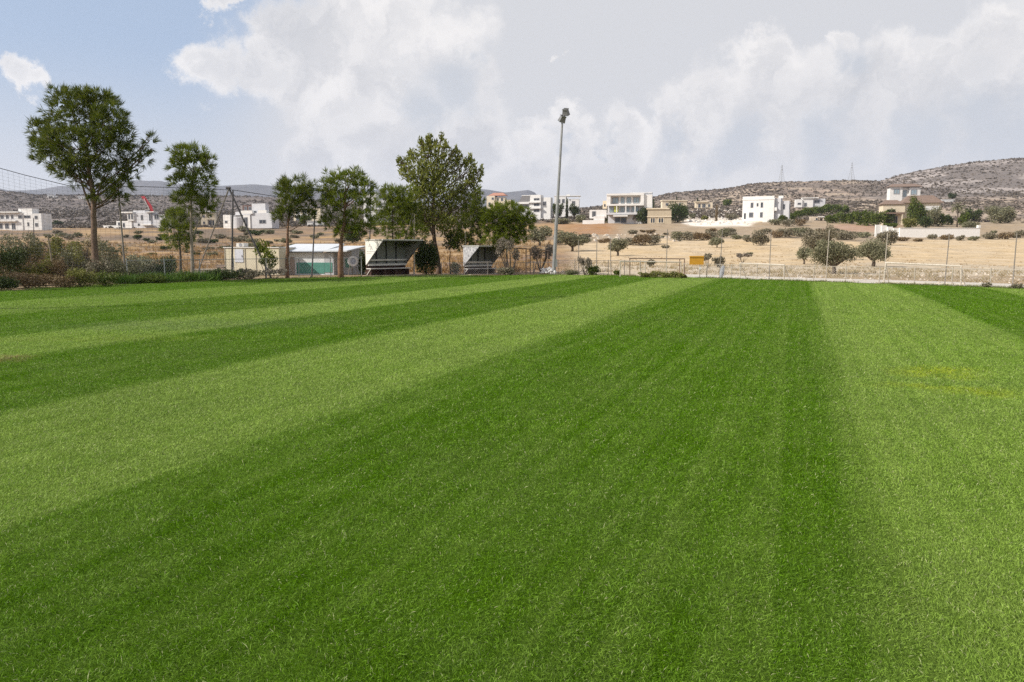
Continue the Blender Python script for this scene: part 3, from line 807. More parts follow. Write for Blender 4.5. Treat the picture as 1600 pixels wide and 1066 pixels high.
SCR += [(rnd.uniform(930,1600), rnd.uniform(360,378), (q:=rnd.uniform(4,10)), q*rnd.uniform(.5,.8)) for _ in range(34)]
for i, (px, py, hw, h) in enumerate(SCR):
    bush('dry grey-brown bush of the scrub belt between the tan field and the houses', px, py, hw, h, (SCRUB, BROWN, SCRUB, OLIVE)[i % 4], 'dome', group='scrub belt above the tan field', leaf=2.0, dens=.7, lumps=6)
LSC = [(rnd.uniform(60,560), rnd.uniform(361,404), (q:=rnd.uniform(4,13)), q*rnd.uniform(.45,.8)) for _ in range(55)] + [(75,372,7,6),(215,375,7,8),(198,372,5,5),(238,380,9,5),(250,376,8,5),(90,366,9,6),(380,362,10,9),(400,368,14,9),(345,372,11,6),(420,366,10,8),(330,380,14,7),(372,378,18,8),(392,388,14,8),(352,390,12,6),(460,372,9,5),(500,368,7,4),(60,392,9,5),(108,375,10,10),(122,372,9,9),(310,366,9,5)]
for i, (px, py, hw, h) in enumerate(LSC):
    bush('small dark bush on the dry grassland behind the left trees', px, py, hw, h, (SCRUB, OLIVE, DARKG)[i % 3], 'dome', group='bushes on the left grassland', leaf=2.0, dens=.7, lumps=6)
# garden trees among the houses
for q in [
 ('round green tree left of the floodlight mast among the white houses', 855,341,16,24, GREEN,'tree'),
 ('dark tree right of the floodlight mast', 872,344,9,26, DARKG,'tree'),
 ('rounded dark tree beside the slim cypress', 897,343,10,24, DARKG,'tree'),
 ('silvery low bush below the dark trees', 878,350,16,9, OLIVE,'dome'),
 ('olive bush left of the white modern house', 908,348,11,12, OLIVE,'dome'),
 ('yellow-green garden bush below the white modern house', 949,348,12,14, YGREEN,'dome'),
 ('dark green garden shrub left of the yellow-green bush', 938,348,7,15, DARKG,'dome'),
 ('dark conifer in front of the white modern house', 984,349,6,20, DARKG,'column'),
 ('leafy tree at the right corner of the white modern house', 1005,350,11,27, DARKG,'dome'),
 ('grey shrub between the conifer and the leafy tree', 994,350,7,16, GREY,'dome'),
 ('big round dark tree right of the tan annex', 1057,348,22,30, DARKG,'dome'),
 ('bushy green tree on the hillside above the pale slope', 1136,322,9,11, GREEN,'dome'),
 ('grey bush on the pale slope left of the cubic white house', 1143,344,10,11, SCRUB,'dome'),
 ('yellow-green weed on the pale slope', 1101,344,6,7, YGREEN,'dome'),
 ('small green shrub on the pale slope near the big round tree', 1082,342,5,8, OLIVE,'dome'),
 ('dark round shrub before the cubic white house, left one', 1185,343,7,9, DARKG,'dome'),
 ('dark round shrub before the cubic white house, right one', 1198,343,6,9, DARKG,'dome'),
 ('round dark green tree right of the white boundary wall', 1520,347,15,22, DARKG,'dome'),
 ('wide grey-green tree at the far right', 1563,349,25,26, OLIVE,'dome'),
 ('bushy feathery tree rising before the middle of the brown roofed villa', 1430,354,17,46, GREEN,'dome'),
 ('dark leafy tree at the left corner of the brown roofed villa', 1391,352,9,28, DARKG,'dome'),
 ('tall olive garden tree at the right end of the brown roofed villa', 1458,354,12,32, OLIVE,'dome'),
 ('pale green garden tree beside the ragged palm', 1506,355,10,24, GREEN,'dome'),
 ('bright green shrub behind the stepped wall', 1392,356,12,7, GREEN,'dome'),
 ('light green banana-like shrub in the villa garden', 1420,358,12,18, YGREEN,'dome'),
 ('dark garden shrub in the middle of the villa garden', 1446,357,11,20, DARKG,'dome'),
 ('green garden tree right of the middle of the villa garden', 1466,354,12,22, GREEN,'dome'),
 ('dark rounded shrub near the ragged palm', 1481,352,9,18, DARKG,'dome'),
 ('olive shrub at the right end of the villa garden', 1515,358,14,12, OLIVE,'dome'),
 ('dark bush on the slope beyond the brown roofed villa', 1487,311,7,9, DARKG,'dome'),
 ('bushy dark pine behind the white and green shed', 551,380,18,34, DARKG,'dome'),
 ('small dark tree left of the cream house among the pines', 315,352,6,18, OLIVE,'dome'),
 ('green tree behind the fan-topped pine', 477,352,11,16, GREEN,'dome'),
 ('low green hedge bush beside the white villa at the left border', 90,352,10,7, DARKG,'dome'),
 ('clipped green bush in front of the white villa at the left border', 8,357,10,9, GREEN,'dome'),
 ('dark bush against the stepped white villa', 190,356,5,8, DARKG,'dome'),
]:
    bush(q[0], q[1], q[2], q[3], q[4], q[5], q[6], name='tree' if 'tree' in q[0].split(' in ')[0] else 'shrub', cat='tree' if 'tree' in q[0] else 'shrub', leaf=2.0, dens=.95, lumps=8)
CIT = [(1222,347,9,11),(1236,344,9,12),(1250,341,10,14),(1264,338,10,14),(1278,336,10,15),(1292,335,11,16),(1306,334,10,15),(1319,333,9,14),(1300,349,12,14),(1316,349,12,17),(1331,350,12,20),(1345,352,12,24),(1358,353,12,26),(1371,354,11,26),(1384,352,9,24)]
for px, py, hw, h in CIT:
    bush('round dark green fruit tree in the orchard row left of the brown roofed villa', px, py, hw, h, GREEN, 'dome', group='orchard trees left of the brown roofed villa', name='fruit_tree', cat='tree', leaf=2.2, dens=.95)
for lb, px, py, hw, h in [('slim dark cypress between the white houses left of centre',885.5,343,2.6,32),('brown dried cypress standing on the pale slope',1119.5,346,2.3,25),
                          ('thin cypress above the big round dark tree',1057,322,1.5,14),('thin cypress left of the low cream bungalow',1089.5,326,1.6,16),('dark cypress right of the white modern house',1021,336,1.8,24)]:
    bush(lb, px, py, hw, h, BROWN if 'brown' in lb else DARKG, 'column', name='cypress', cat='tree', leaf=1.4, dens=1.2)
def palm(label, px, py, h, fr, ragged=False):
    g = gp(px, py); s = g.y/FPX
    root = thing('palm_tree', label, 'palm', g)
    h *= s; fr *= s
    mb = MB(); mb.tube([(0,0,-.2),(h*.01,0,h*.5),(0,0,h)], [h*.045,h*.035,h*.035], 8); mb.build('trunk', BARKO, root, True)
    C, D, Lg, W = [], [], [], []
    for i in range(34):
        a = rnd.random()*6.3; el = rnd.uniform(-.9 if ragged else -.5, 1.3)
        d0 = Vector((math.cos(a)*math.cos(el), math.sin(a)*math.cos(el), math.sin(el)))
        p = Vector((0,0,h))
        for j in range(6):
            q = p + d0 * fr/6
            for e in (-1,0,1):
                sd = Vector((-math.sin(a), math.cos(a), 0))*e*.8
                C.append(p.lerp(q,.3)); D.append((d0+sd).normalized()); Lg.append(fr*.3); W.append(fr*.09)
            p = q; d0 = (d0 + Vector((0,0,-.22))).normalized()
    link('crown', blades('crown', np.array(C), np.array(D), np.array(Lg), np.array(W)), DARKG if not ragged else OLIVE, root)
palm('palm tree with a clean trunk and round head in front of the brown roofed villa', 1405.5, 349, 24, 13)
palm('ragged palm tree at the right of the villa garden', 1495, 355, 30, 11, True)
palm('stocky palm in the middle of the villa garden', 1438, 352, 18, 12)

# scrub covering the far hillsides: thousands of plants that read as one mass
def hill_scrub():
    n = 75000
    th = (rng.random(n)*2-1)*.72; u = rng.random(n)
    d = 290 * (1180/290) ** u
    X = d*np.tan(th); Y = d
    keep = fbm(X*.02, Y*.008, 4) + .42*rng.random(n) > .60
    col = 800+1200*np.tan(th)
    keep &= ~((col > 1062) & (col < 1175) & (d < 330))
    X, Y, d, col = X[keep], Y[keep], d[keep], col[keep]
    n = len(X); Z = height(X, Y)
    sz = (.45 + 1.0*rng.random(n)**2) * np.interp(d, [290,1000],[.8,1.5])
    k = 11
    C = np.repeat(np.stack([X,Y,Z],1), k, 0); S = np.repeat(sz, k)
    u = unit(rng.normal(size=(n*k,3))); u[:,2] = np.abs(u[:,2])
    Cc = C + u * S[:,None] * np.array([.95,.95,.55]) * (.5+.5*rng.random(n*k))[:,None]
    Dd = unit(u + rng.normal(size=u.shape)*.8)
    Lg = S*(.8+.5*rng.random(n*k))
    return blades('hill_scrub', Cc - Dd*(Lg*.5)[:,None], Dd, Lg, Lg*.75)
HSC = leafmat('hill_scrub_leaves', [(.105,.088,.068),(.145,.12,.095),(.19,.158,.128)], .05)
tag(link('hill_scrub', hill_scrub(), HSC), 'low dry scrub dotted over the far hillsides', 'scrub', kind='stuff')
# dry weeds: along the verges, on the left bank and in the tan field
def weeds(name, label, pts, hgt, wid, m, per=9):
    C = np.repeat(pts, per, 0); n = len(C)
    C = C + rng.normal(size=(n,3)) * np.array([.07,.07,0])
    D = unit(rng.normal(size=(n,3))*.45 + np.array([0,0,1.0]))
    sc_ = np.repeat(.5 + rng.random(len(pts)), per)
    tag(link(name, blades(name, C, D, hgt*sc_*(.6+.6*rng.random(n)), wid*(.6+.8*rng.random(n))), m), label, 'weeds', kind='stuff')
def scatter(pxa, pxb, d0, d1, n, thr=0.0, sc=.3):
    c = pxa + (pxb-pxa)*rng.random(n); d = d0*(d1/d0)**rng.random(n)
    X = d*(c-800)/1200; Y = d
    k = ~inside(X, Y) & (fbm(X*sc, Y*sc, 3) > thr)
    X, Y = X[k], Y[k]
    return np.stack([X,Y,height(X,Y)-.03],1)
def along(px0, px1, n, off0, off1, thr=0.0):
    ex = [q[0] for q in EDGE]; ey = [q[1] for q in EDGE]
    c = px0 + (px1-px0)*rng.random(n); out_ = []
    for q in c:
        e = flat(q, float(np.interp(q, ex, ey))); r = e.normalized(); e = e + r*rnd.uniform(off0, off1)
        out_.append((e.x, e.y, hz(e.x, e.y)-.02))
    a = np.array(out_); return a[fbm(a[:,0]*.7, a[:,1]*.7, 3) > thr]
weeds('long_grass', 'tall fresh green grass growing at the foot of the left thicket', along(185, 345, 1500, .3, 3.0), .42, .03, leafmat('long_grass_leaves', [(.06,.13,.02),(.11,.20,.03),(.17,.26,.05)], .35))
weeds('verge_grass', 'short ragged grass fringing the edge of the turf', along(-100, 1620, 5200, .0, .55, .32), .11, .016, leafmat('verge_leaves', [(.08,.13,.025),(.15,.19,.05),(.28,.26,.11)], .3), 6)
weeds('dry_grass', 'straw coloured dry grass on the left bank behind the trees', scatter(-100, 860, 53, 170, 20000, .46), .46, .07, leafmat('dry_grass_stems', [(.24,.14,.06),(.36,.225,.095),(.46,.32,.15)], .3), 7)
weeds('dry_weeds', 'thin dead weeds over the stony verge behind the right fence', along(870, 1640, 6000, 5.3, 34, .48), .22, .03, leafmat('dry_weed_stems', [(.30,.22,.12),(.42,.33,.19),(.25,.21,.10)], .3), 6)
weeds('field_stubble', 'scattered stubble and weeds on the tan field', scatter(870, 1640, 70, 160, 5000, .52), .16, .05, leafmat('stubble', [(.48,.35,.20),(.38,.27,.15),(.30,.22,.12)], .2), 5)
def rubble(name, label, pts, s0, s1, m):
    mb = MB()
    for p in pts:
        s = rnd.uniform(s0, s1); b = len(mb.v)
        for (x,y,z) in ((1,0,0),(-1,0,0),(0,1,0),(0,-1,0),(0,0,1),(0,0,-1),(.6,.6,.5),(-.6,-.5,.6)):
            mb.v.append((p[0]+x*s*rnd.uniform(.6,1.2), p[1]+y*s*rnd.uniform(.6,1.2), p[2]+z*s*rnd.uniform(.5,.9)))
        for f in ((0,2,6),(6,2,4),(4,0,6),(2,1,4),(1,3,7),(7,3,4),(7,4,1),(3,0,4),(2,0,5),(1,2,5),(3,1,5),(0,3,5)): mb.f.append(tuple(b+i for i in f))
    tag(mb.build(name, m), label, 'rocks', kind='stuff')
STONE = mat('pale_stone', (.66,.58,.48), (.46,.38,.29), 1.5, .9)
rk = [gp(rnd.uniform(920,1075), rnd.uniform(367,378)) for _ in range(90)]
rubble('field_rocks', 'pale rocks heaped along the upper edge of the tan field', rk, .25, .75, STONE)
rk = [q for q in (gp(rnd.uniform(870,1620), rnd.uniform(416,446)) for _ in range(700)) if not bool(inside(np.array([q.x]), np.array([q.y-.4]))[0])]
rubble('verge_stones', 'small pale stones strewn over the verge behind the right fence', rk, .03, .13, STONE)
rk = [gp(rnd.uniform(1072,1168), rnd.uniform(326,352)) for _ in range(260)]
rubble('slope_rubble', 'white rubble on the pale slope left of the cubic white house', rk, .3, .9, mat('white_rubble', (.82,.76,.68), (.6,.53,.44), .5, .9))
rk = [gp(rnd.uniform(845,868), rnd.uniform(426.5,430)) for _ in range(60)]
rubble('mast_rubble', 'heap of broken white concrete at the foot of the floodlight mast', [Vector((p.x,p.y,p.z+rnd.uniform(0,.35))) for p in rk if not bool(inside(np.array([p.x]), np.array([p.y-.3]))[0])], .06, .2, mat('broken_concrete', (.74,.72,.69), (.5,.48,.46), 2, .9))
# ------------------------------------------------------------------ houses on the slope
WHITE = mat('white_render', (.75,.735,.71), (.66,.645,.62), .6, .8)
CREAM = mat('cream_render', (.72,.62,.47), (.63,.54,.40), .6, .8)
PALEG = mat('pale_and_shaded_render', (.58,.58,.59), (.50,.50,.52), .6, .8)  # also carries the painted-in shade of white walls turned from the sun
TANST = mat('tan_stone', (.52,.44,.32), (.42,.35,.25), 1.2, .85)
BROWNC = mat('brown_cladding', (.14,.075,.06), (.10,.055,.045), 2, .7)
ROOFR = mat('red_roof_tiles', (.46,.23,.16), (.36,.17,.11), 2, .8)
ROOFB = mat('brown_roof_tiles', (.24,.17,.13), (.17,.12,.095), 2, .8)
ROOFG = mat('grey_roof', (.22,.21,.21), (.17,.165,.165), 1.2, .7)
GLASS = mat('dark_glass', (.05,.06,.075), (.035,.04,.05), 1, .15, 0, 0, .6)
GLASSB = mat('sky_glass', (.30,.38,.42), (.22,.30,.34), 1, .12, 0, 0, .7)
YPAN = mat('yellow_green_panel', (.50,.52,.10), (.44,.46,.09), 2, .6)
STEELW = mat('white_metal', (.72,.70,.66), (.60,.56,.50), 8, .5)
SHUT = mat('grey_frame', (.33,.33,.34), (.26,.26,.27), 3, .5)
class House:
    def __init__(s, name, label, px, py, yaw=0.0, cat='house', group=None):
        g = gp(px, py); s.s = g.y/FPX; s.root = thing(name, label, cat, g, R(yaw), group)
    def box(s, part, m, *bx):
        mb = MB(); k = s.s
        for x0,x1,z0,z1,y0,y1 in bx: mb.box(x0*k,x1*k,y0*k,y1*k,z0*k,z1*k)
        return mb.build(part, m, s.root)
    def win(s, lst, m=GLASS, frame=SHUT, name='window'):
        k = s.s
        for w_ in lst:
            x0,x1,z0,z1,y = w_[:5]; t = min((x1-x0),(z1-z0))*.12
            mb = MB()
            for (a,b,c,d) in ((x0,x1,z0,z0+t),(x0,x1,z1-t,z1),(x0,x0+t,z0+t,z1-t),(x1-t,x1,z0+t,z1-t)):
                mb.box(a*k,b*k,(y-.35)*k,(y+.1)*k,c*k,d*k)
            if (x1-x0) > 3.5: mb.box(((x0+x1)/2-t*.4)*k,((x0+x1)/2+t*.4)*k,(y-.3)*k,(y+.1)*k,(z0+t)*k,(z1-t)*k)
            f = mb.build(name, frame, s.root)
            MB().box((x0+t*.9)*k,(x1-t*.9)*k,(y-.12)*k,(y+.15)*k,(z0+t*.9)*k,(z1-t*.9)*k).build('pane', m, f)
    def winx(s, lst, side=1, m=GLASS, frame=SHUT):
        k = s.s
        for y0,y1,z0,z1,x in lst:
            t = min((y1-y0),(z1-z0))*.12; a0, a1 = sorted((x+side*.35, x-side*.1)); b0, b1 = sorted((x+side*.12, x-side*.15))
            mb = MB()
            for (a,b,c,d) in ((y0,y1,z0,z0+t),(y0,y1,z1-t,z1),(y0,y0+t,z0+t,z1-t),(y1-t,y1,z0+t,z1-t)):
                mb.box(a0*k,a1*k,a*k,b*k,c*k,d*k)
            f = mb.build('window', frame, s.root)
            MB().box(b0*k,b1*k,(y0+t*.9)*k,(y1-t*.9)*k,(z0+t*.9)*k,(z1-t*.9)*k).build('pane', m, f)
    def hip(s, m, x0,x1,y0,y1,z0,z1, part='roof', ov=1.0):
        k = s.s; x0-=ov; x1+=ov; y0-=ov; y1+=ov
        mb = MB(); ins = min(x1-x0, y1-y0)*.42
        v = [(x0,y0,z0),(x1,y0,z0),(x1,y1,z0),(x0,y1,z0)]
        yc = (y0+y1)/2; xc = (x0+x1)/2
        if x1-x0 >= y1-y0: r = [(x0+ins,yc,z1),(x1-ins,yc,z1)]; f = [(0,1,5,4),(1,2,5),(2,3,4,5),(3,0,4),(3,2,1,0)]
        else: r = [(xc,y0+ins,z1),(xc,y1-ins,z1)]; f = [(0,1,4),(1,2,5,4),(2,3,5),(3,0,4,5),(3,2,1,0)]
        mb.v = [tuple(q*k for q in p) for p in v+r]; mb.f = f
        return mb.build(part, m, s.root)

# left border villa
h = House('white_villa', 'long white two-storey villa with a raised stair tower at the left border', 26, 360, -10)
h.box('wall', WHITE, (-60,12,0,26.5,0,22), (12.2,44,0,25.2,1,22))
h.box('stair_tower', WHITE, (3,27,0.1,33,3,16))
h.box('balcony_slab', WHITE, (-60.3,2.8,13.2,15.2,-4,.2)); h.box('roof_slab', WHITE, (-60.4,8,26.6,28.4,-4,10))
h.win([(-27,-21,16,23,-.02),(-17,-12,16,23,-.02),(-8,-4,16,23,-.02),(-34,-24,2,10.5,-.02),(-20,-13,2,10.5,-.02),(-8,-1.5,1,10.5,-.02)])
h.win([(4.5,11.3,17.5,22.5,-.02),(14,25,18,22.5,.98),(32.5,37.5,16.5,22,.98),(19,22,6,12,.98),(32.5,37.5,5,11,.98)])
h.box('balcony_rail', PALEG, (-60,2.5,15.25,17.2,-3.9,-3.6)); h.box('garden_wall', PALEG, (-66,60,-5,-.5,-12,-10))
# stepped white villa with the boom
h = House('white_villa', 'stepped white villa with an overhanging flat roof below the red boom', 213, 357, -14)
h.box('wall', WHITE, (-36,-8,0,11,0,16)); h.box('wall', PALEG, (-7.8,26,0,23.5,1.5,17), (26.2,50,0,20,3,17), (-7.5,14,23.6,27.2,4,14))
h.box('roof_slab', WHITE, (-26,-3,23.2,25,-3,12)); h.box('side_wall', WHITE, (-14,-3,11.2,23,-1,10)); h.box('terrace', WHITE, (12,30,4,6,-4,1.3)); h.box('parapet', WHITE, (19,34,23.7,25,-1,10))
h.win([(-33,-28.5,4,9,-.02),(-24,-20.5,1,8,-.02),(-12.5,-9,13.5,21.5,-1.02),(-7.2,-4,13.5,21.5,-1.02),(8,12,12,20,1.48),(23,26,11,22,1.48),(31,40,13,21,2.98),(2,5.5,3.5,7,1.48)])
h.box('garden_wall', WHITE, (-58,-30,-1,4.5,-3,-2))
# cream house among the pines
h = House('cream_house', 'small cream two-storey house right of the slim pale-stemmed pine', 328, 353, 8)
h.box('wall', CREAM, (-13,-5,0,21,0,12), (-4.9,8,0,20,2,12)); h.box('arcade', CREAM, (-4.9,9,9.5,12,-1,1.9), (-4.6,-3,0,9.4,-1,0), (7,8.8,0,9.4,-1,0)); h.box('roof', WHITE, (-14,9,21.1,22.5,-1,13))
h.win([(-10,-7,12.5,16,-.02),(-10,-7,2.5,6.5,-.02),(0,3,13,17,1.98),(-2,2.5,0.5,8,1.98),(3.5,7,.5,8,1.98)])
h.box('garden_wall', WHITE, (-18,32,-3.5,0,-6,-5))
# white villa cluster behind the tripod pole
h = House('white_villa', 'large white villa with a curved bay and a brown roof cabin behind the tripod pole', 384, 357, -16)
h.box('wall', WHITE, (-40,-27,0,21,0,14), (-27.5,-3,0,18,3,16), (-3,9,0,20,-1,16)); h.box('wall', PALEG, (9.2,46,0,23,.5,20))
h.box('parapet', WHITE, (-6,14,22,27,-2,.4), (22,37,23.1,27.5,1,8)); h.box('stair_tower', PALEG, (6,30,23.2,38,9,19)); h.box('roof_cabin', BROWNC, (-14,6,26,36,14,22)); h.box('roof_slab', PALEG, (-22,6,20.5,25.8,6,21))
mb = MB(); k = h.s
mb.tube([(-14*k,2.5*k,0),(-14*k,2.5*k,17*k)], 8.5*k, 20); mb.build('bay', PALEG, h.root)
h.win([(-37,-32.5,8,12,-.02),(-24,-21.5,5,12,2.98),(-1.5,5,3,17,-1.02),(24,36,7,13,.48),(9,14,24,27,8.9),(-11,-6,28,34,13.9),(-3,2,28,34,13.9)])
h.winx([(5,9,8,14,46.02)])
# small white garden building
h = House('white_outbuilding', 'low white outbuilding seen between the fan-topped pine and the open crowned pine', 492, 354, 0)
h.box('wall', WHITE, (-12,14,0,7.5,0,8)); h.box('roof_slab', WHITE, (-13,15,7.6,8.6,-1,9)); h.win([(-3,-.5,2.5,5.5,-.02),(7,10,2.5,5.5,-.02)])
h = House('cream_house', 'cream house with dark balconies behind the fan-topped pine', 478, 346, -10)
h.box('wall', CREAM, (-20,24,0,20,0,14)); h.box('balcony_slab', WHITE, (-21,10,9,10.3,-4,-.1),(-21,10,19.2,20.6,-4,-.1)); h.win([(-16,-9,1.5,8,-.02),(-5,2,1.5,8,-.02),(-16,-9,11,18,-.02),(-5,2,11,18,-.02),(12,18,11,17,-.02)])
h = House('white_apartment', 'tall pale apartment house glimpsed through the pines above the white dugout', 584, 350, -8)
h.box('wall', WHITE, (-16,4,0,47,0,14)); h.box('wall', PALEG, (4.2,24,0,36,2,14)); h.box('balcony_slab', WHITE, (4.2,22,10,11.2,-2,1.9),(4.2,22,22,23.2,-2,1.9)); h.win([(-12,-7,8,15,-.02),(-12,-7,20,27,-.02),(-12,-7,32,39,-.02),(-4,1,20,27,-.02),(8,14,12,20,1.98),(8,14,24,32,1.98)])
# cream house with red roof
h = House('cream_house', 'cream two-storey house with a red tiled roof right of the largest tree', 776, 328, -14)
h.box('wall', CREAM, (-16,-3,0,21,0,16), (-2.9,12,0,19,3,16)); h.box('wing', CREAM, (12.2,21,0,15,5,16))
h.hip(ROOFR, -13,14,1,15,21.2,26); h.box('porch', CREAM, (-4,8,7.5,9.5,-3,2.9),(6,8,0,7.4,-3,-1),(-4,-2,0,7.4,-3,-1))
h.win([(-8,-4.5,15,18.5,-.02),(0,2.5,13.5,17.5,2.98),(6,9.5,13,18,2.98),(-2,5.5,.5,7,2.98),(-13,-10,7,11,-.02)]); h.winx([(7,9,8,12,21.02)])
# modern white house with grey lean roof
h = House('white_house', 'white stacked modern house with a sloping grey roof left of the floodlight mast', 832, 344, -18)
h.box('wall', WHITE, (-5,13,0,38,0,16), (13.2,28,0,34,3,16)); h.box('wall', PALEG, (-22,-5.2,0,26,2,16)); h.box('balcony_slab', WHITE, (-5.3,14,26,28,-3,-.1),(-5.3,14,17,19,-3,-.1),(-24,-5.3,24.5,27.5,-2,1.9))
mb = MB(); k = h.s
mb.prism([(-23*k,0,27.6*k),(-4*k,0,27.6*k),(-4*k,0,36.5*k),(-17*k,0,36.5*k)], (0,17*k,0)); mb.build('roof', ROOFG, h.root)
h.box('ridge_cap', WHITE, (-17.5,-4,36.6,37.6,-.5,17))
h.win([(2,11,21,25,-.02),(2,11,12,16,-.02),(2,11,29.5,33,-.02),(-20,-8,17,23,1.98),(16,21,22,28,2.98)])
h.box('garden_wall', WHITE, (6,38,-5,2,-6,-5))
# white houses behind the mast
h = House('white_house', 'white flat-roofed house partly behind the floodlight mast', 884, 340, -10)
h.box('wall', WHITE, (-18,0,0,32,0,14), (.2,20,0,28,2,14)); h.box('parapet', WHITE, (0,6,32,35,3,9),(-18.3,.1,32.1,33.3,-.4,14.3)); h.box('pergola', STEELW, (2,22,32,33,-1,14),(3,3.8,28,31.9,0,1),(20,20.8,28,31.9,0,1)); h.win([(-14,-9,22,28,-.02),(-6,-2,22,28,-.02),(9,14,20,25,1.98)])
# large white modern house
h = House('white_modern_house', 'long white modern house with a floating upper storey and a yellow-green panel', 975, 350, -13)
h.box('lower_wall', PALEG, (-25,40,0,30,2,24)); h.box('upper_floor', WHITE, (-27,30,27.6,30.2,-5,22),(-27,30,43.2,46,-5,22),(-27,-21,30.3,43.1,-4,22),(25,30,30.3,43.1,-4.8,22),(-27,30,30.25,43.15,3,20))
h.box('upper_side_wall', WHITE, (30.2,42,24,44,-2,22)); h.box('roof_room', PALEG, (8,42,46.1,48.5,6,20))
h.box('column', WHITE, (-25,-23.5,17,27.5,-4.5,-3),(-12,-10.5,17,27.5,-4.5,-3),(2,3.5,17,27.5,-4.5,-3),(16,17.5,17,27.5,-4.5,-3))
h.box('yellow_panel', YPAN, (-15.5,-9.5,18.2,27.4,-.5,1.9)); h.box('terrace', PALEG, (-26,30,14,17,-5.5,1.8)); h.box('carport_slab', WHITE, (-16,6,11,13,-9,-1))
h.box('annex', WHITE, (-54,-27.4,9,22,2,16)); h.box('annex_terrace', WHITE, (-64,-30,0,6,-3,6),(-47,-30,6.1,12,-1,6)); h.box('side_room', CREAM, (-34,-27.5,24,36,6,18))
h.win([(-19,-9,31,41,2.98),(-6,0,31,41,2.98),(3,10,31,41,2.98),(13,23,31,41,2.98)], GLASSB)
h.win([(-23,-17,18,26.5,1.98),(-6,0,18,26.5,1.98),(2.5,8,18,26.5,1.98),(11,22,18,26.5,1.98)], GLASSB)
h.win([(-15,4,1,10.5,1.98)], GLASS, SHUT, 'garage_opening'); h.win([(-50,-44,11,20,1.98)]); h.win([(-32,-29.5,27,31,5.98)]); h.winx([(3,7,31,41,42.02)])
# tan annex
h = House('tan_annex', 'tan stone annex with dark garage openings right of the white modern house', 1028, 350, -10)
h.box('wall', TANST, (-16,20,0,22,0,14)); h.box('roof_slab', CREAM, (-18,17,22.1,24,-1.5,15)); h.box('ledge', CREAM, (-17,20.5,10.2,11.6,-1.2,-.1))
h.win([(-12,-4,.5,9.5,-.02),(0,9,.5,9.5,-.02)], GLASS, CREAM, 'garage_opening')
# low cream bungalows
h = House('cream_bungalow', 'low cream bungalow rising behind the big round dark tree', 1055, 326, 0)
h.box('wall', CREAM, (-20,18,0,11,0,12)); h.box('roof_slab', CREAM, (-21,19,11.1,12.6,-1,13)); h.win([(-15,-11,4,8,-.02),(5,9,4,8,-.02)])
h = House('cream_bungalow', 'low cream bungalow with open porches above the pale slope', 1101, 326, -6)
h.box('wall', CREAM, (-14,12,0,9,0,10)); h.box('roof_slab', CREAM, (-15,4,9.1,10.5,-2,11)); h.win([(-10,-6.5,.8,7,-.02),(-4,1,.8,7,-.02),(5,8,2,6,-.02)])
# cubic white house
h = House('white_cubic_house', 'cubic white two-storey house with small windows and a shaded right side', 1197, 347, -24)
h.box('wall', WHITE, (-36,11,0,36,0,16)); h.box('parapet', WHITE, (-36.6,11.6,34,35.4,-.6,.1),(-36.2,10.5,36.1,39.5,.3,15)); h.box('wall', PALEG, (11.2,20,0,36,5,30),(20.2,32,0,32,9,32)); h.box('roof_room', WHITE, (16,23,36.1,40,8,16))  # right-hand walls greyer: their shade is put into the colour
h.box('base_ledge', CREAM, (-36.4,11.4,-.5,1.2,-.5,-.02))
h.win([(-24,-20,22,30,-.02),(-15,-12.5,24,29,-.02),(-9,-5.5,22,30,-.02),(-26,-19.5,7,15,-.02),(-9.5,-5.5,7,15,-.02),(-33.5,-30.5,5,14,-.02)])
h.winx([(2,6,23,31,11.02),(2,6,4,15,11.02),(14,18,19,27,32.02),(24,27,15,24,32.02)]); h.win([(23,26,19,27,8.98)])
h.box('balcony', WHITE, (11.3,15,17,22,.5,4.9)); h.box('garden_wall', WHITE, (-4,14,-6,1,-12,-10.5))
# small white bungalow on the hill
h = House('white_bungalow', 'small white flat bungalow on the hill right of the cubic white house', 1264, 324, -12)
h.box('wall', WHITE, (-20,-10,0,12,0,10),(-9.8,6,0,13.5,2,12)); h.box('wall', PALEG, (6.2,24,0,13,4,12)); h.box('roof_slab', WHITE, (-10.5,14,13.6,14.8,0,12)); h.win([(-17,-12,4,7,-.02),(-7,-3,1,7,1.98),(8,16,6,11,3.98)]); h.winx([(5,9,4,10,24.02)])
h = House('ruined_shed', 'tiny white ruin among rubble below the orchard row', 1276, 345, -10, 'shed')
h.box('wall', STONE, (-10,2,0,6,0,5),(3,5,0,5,0,5),(9,11,0,4,0,5)); h.box('roof_slab', WHITE, (2.2,13,5.1,6.4,-1,6)); h.win([(-1.5,1,.3,4,-.02)], GLASS, SHUT, 'doorway')
# villa with hip roofs
h = House('white_hillside_house', 'white upper house with a dark hipped roof and two framed windows behind the palms', 1412, 322, -8)
h.box('wall', WHITE, (-21,-3,0,29,0,14),(-2.8,7,0,27,4,14),(7.2,23,0,28,0,14)); h.hip(ROOFB, -22,24,-1,15,29.1,34, ov=2)
h.win([(-16,-7,18,26,-.02),(9,18,17,25,-.02),(-1,5,14,24,3.98)], GLASSB)
h = House('brown_roofed_villa', 'wide cream villa with a low brown hipped roof behind the garden palms', 1432, 352, -9)
h.box('wall', CREAM, (-50,-18,0,32,0,20),(-17.8,34,0,34,4,24)); h.box('verandah', ROOFB, (-54,-20,17,19.5,-7,-.1)); h.box('verandah_post', CREAM, (-52,-50.5,0,16.9,-6.5,-5),(-24,-22.5,0,16.9,-6.5,-5)); h.hip(ROOFB, -19,35,3,25,34.1,46, ov=3); h.hip(ROOFB, -51,-20,0,18,32.1,39, ov=2)
h.box('balcony', WHITE, (12,33,22,29,1,3.9)); h.win([(-46,-38,2,14,-.02),(-34,-28,2,14,-.02),(-2,8,14,26,3.98),(14,22,6,17,3.98)])
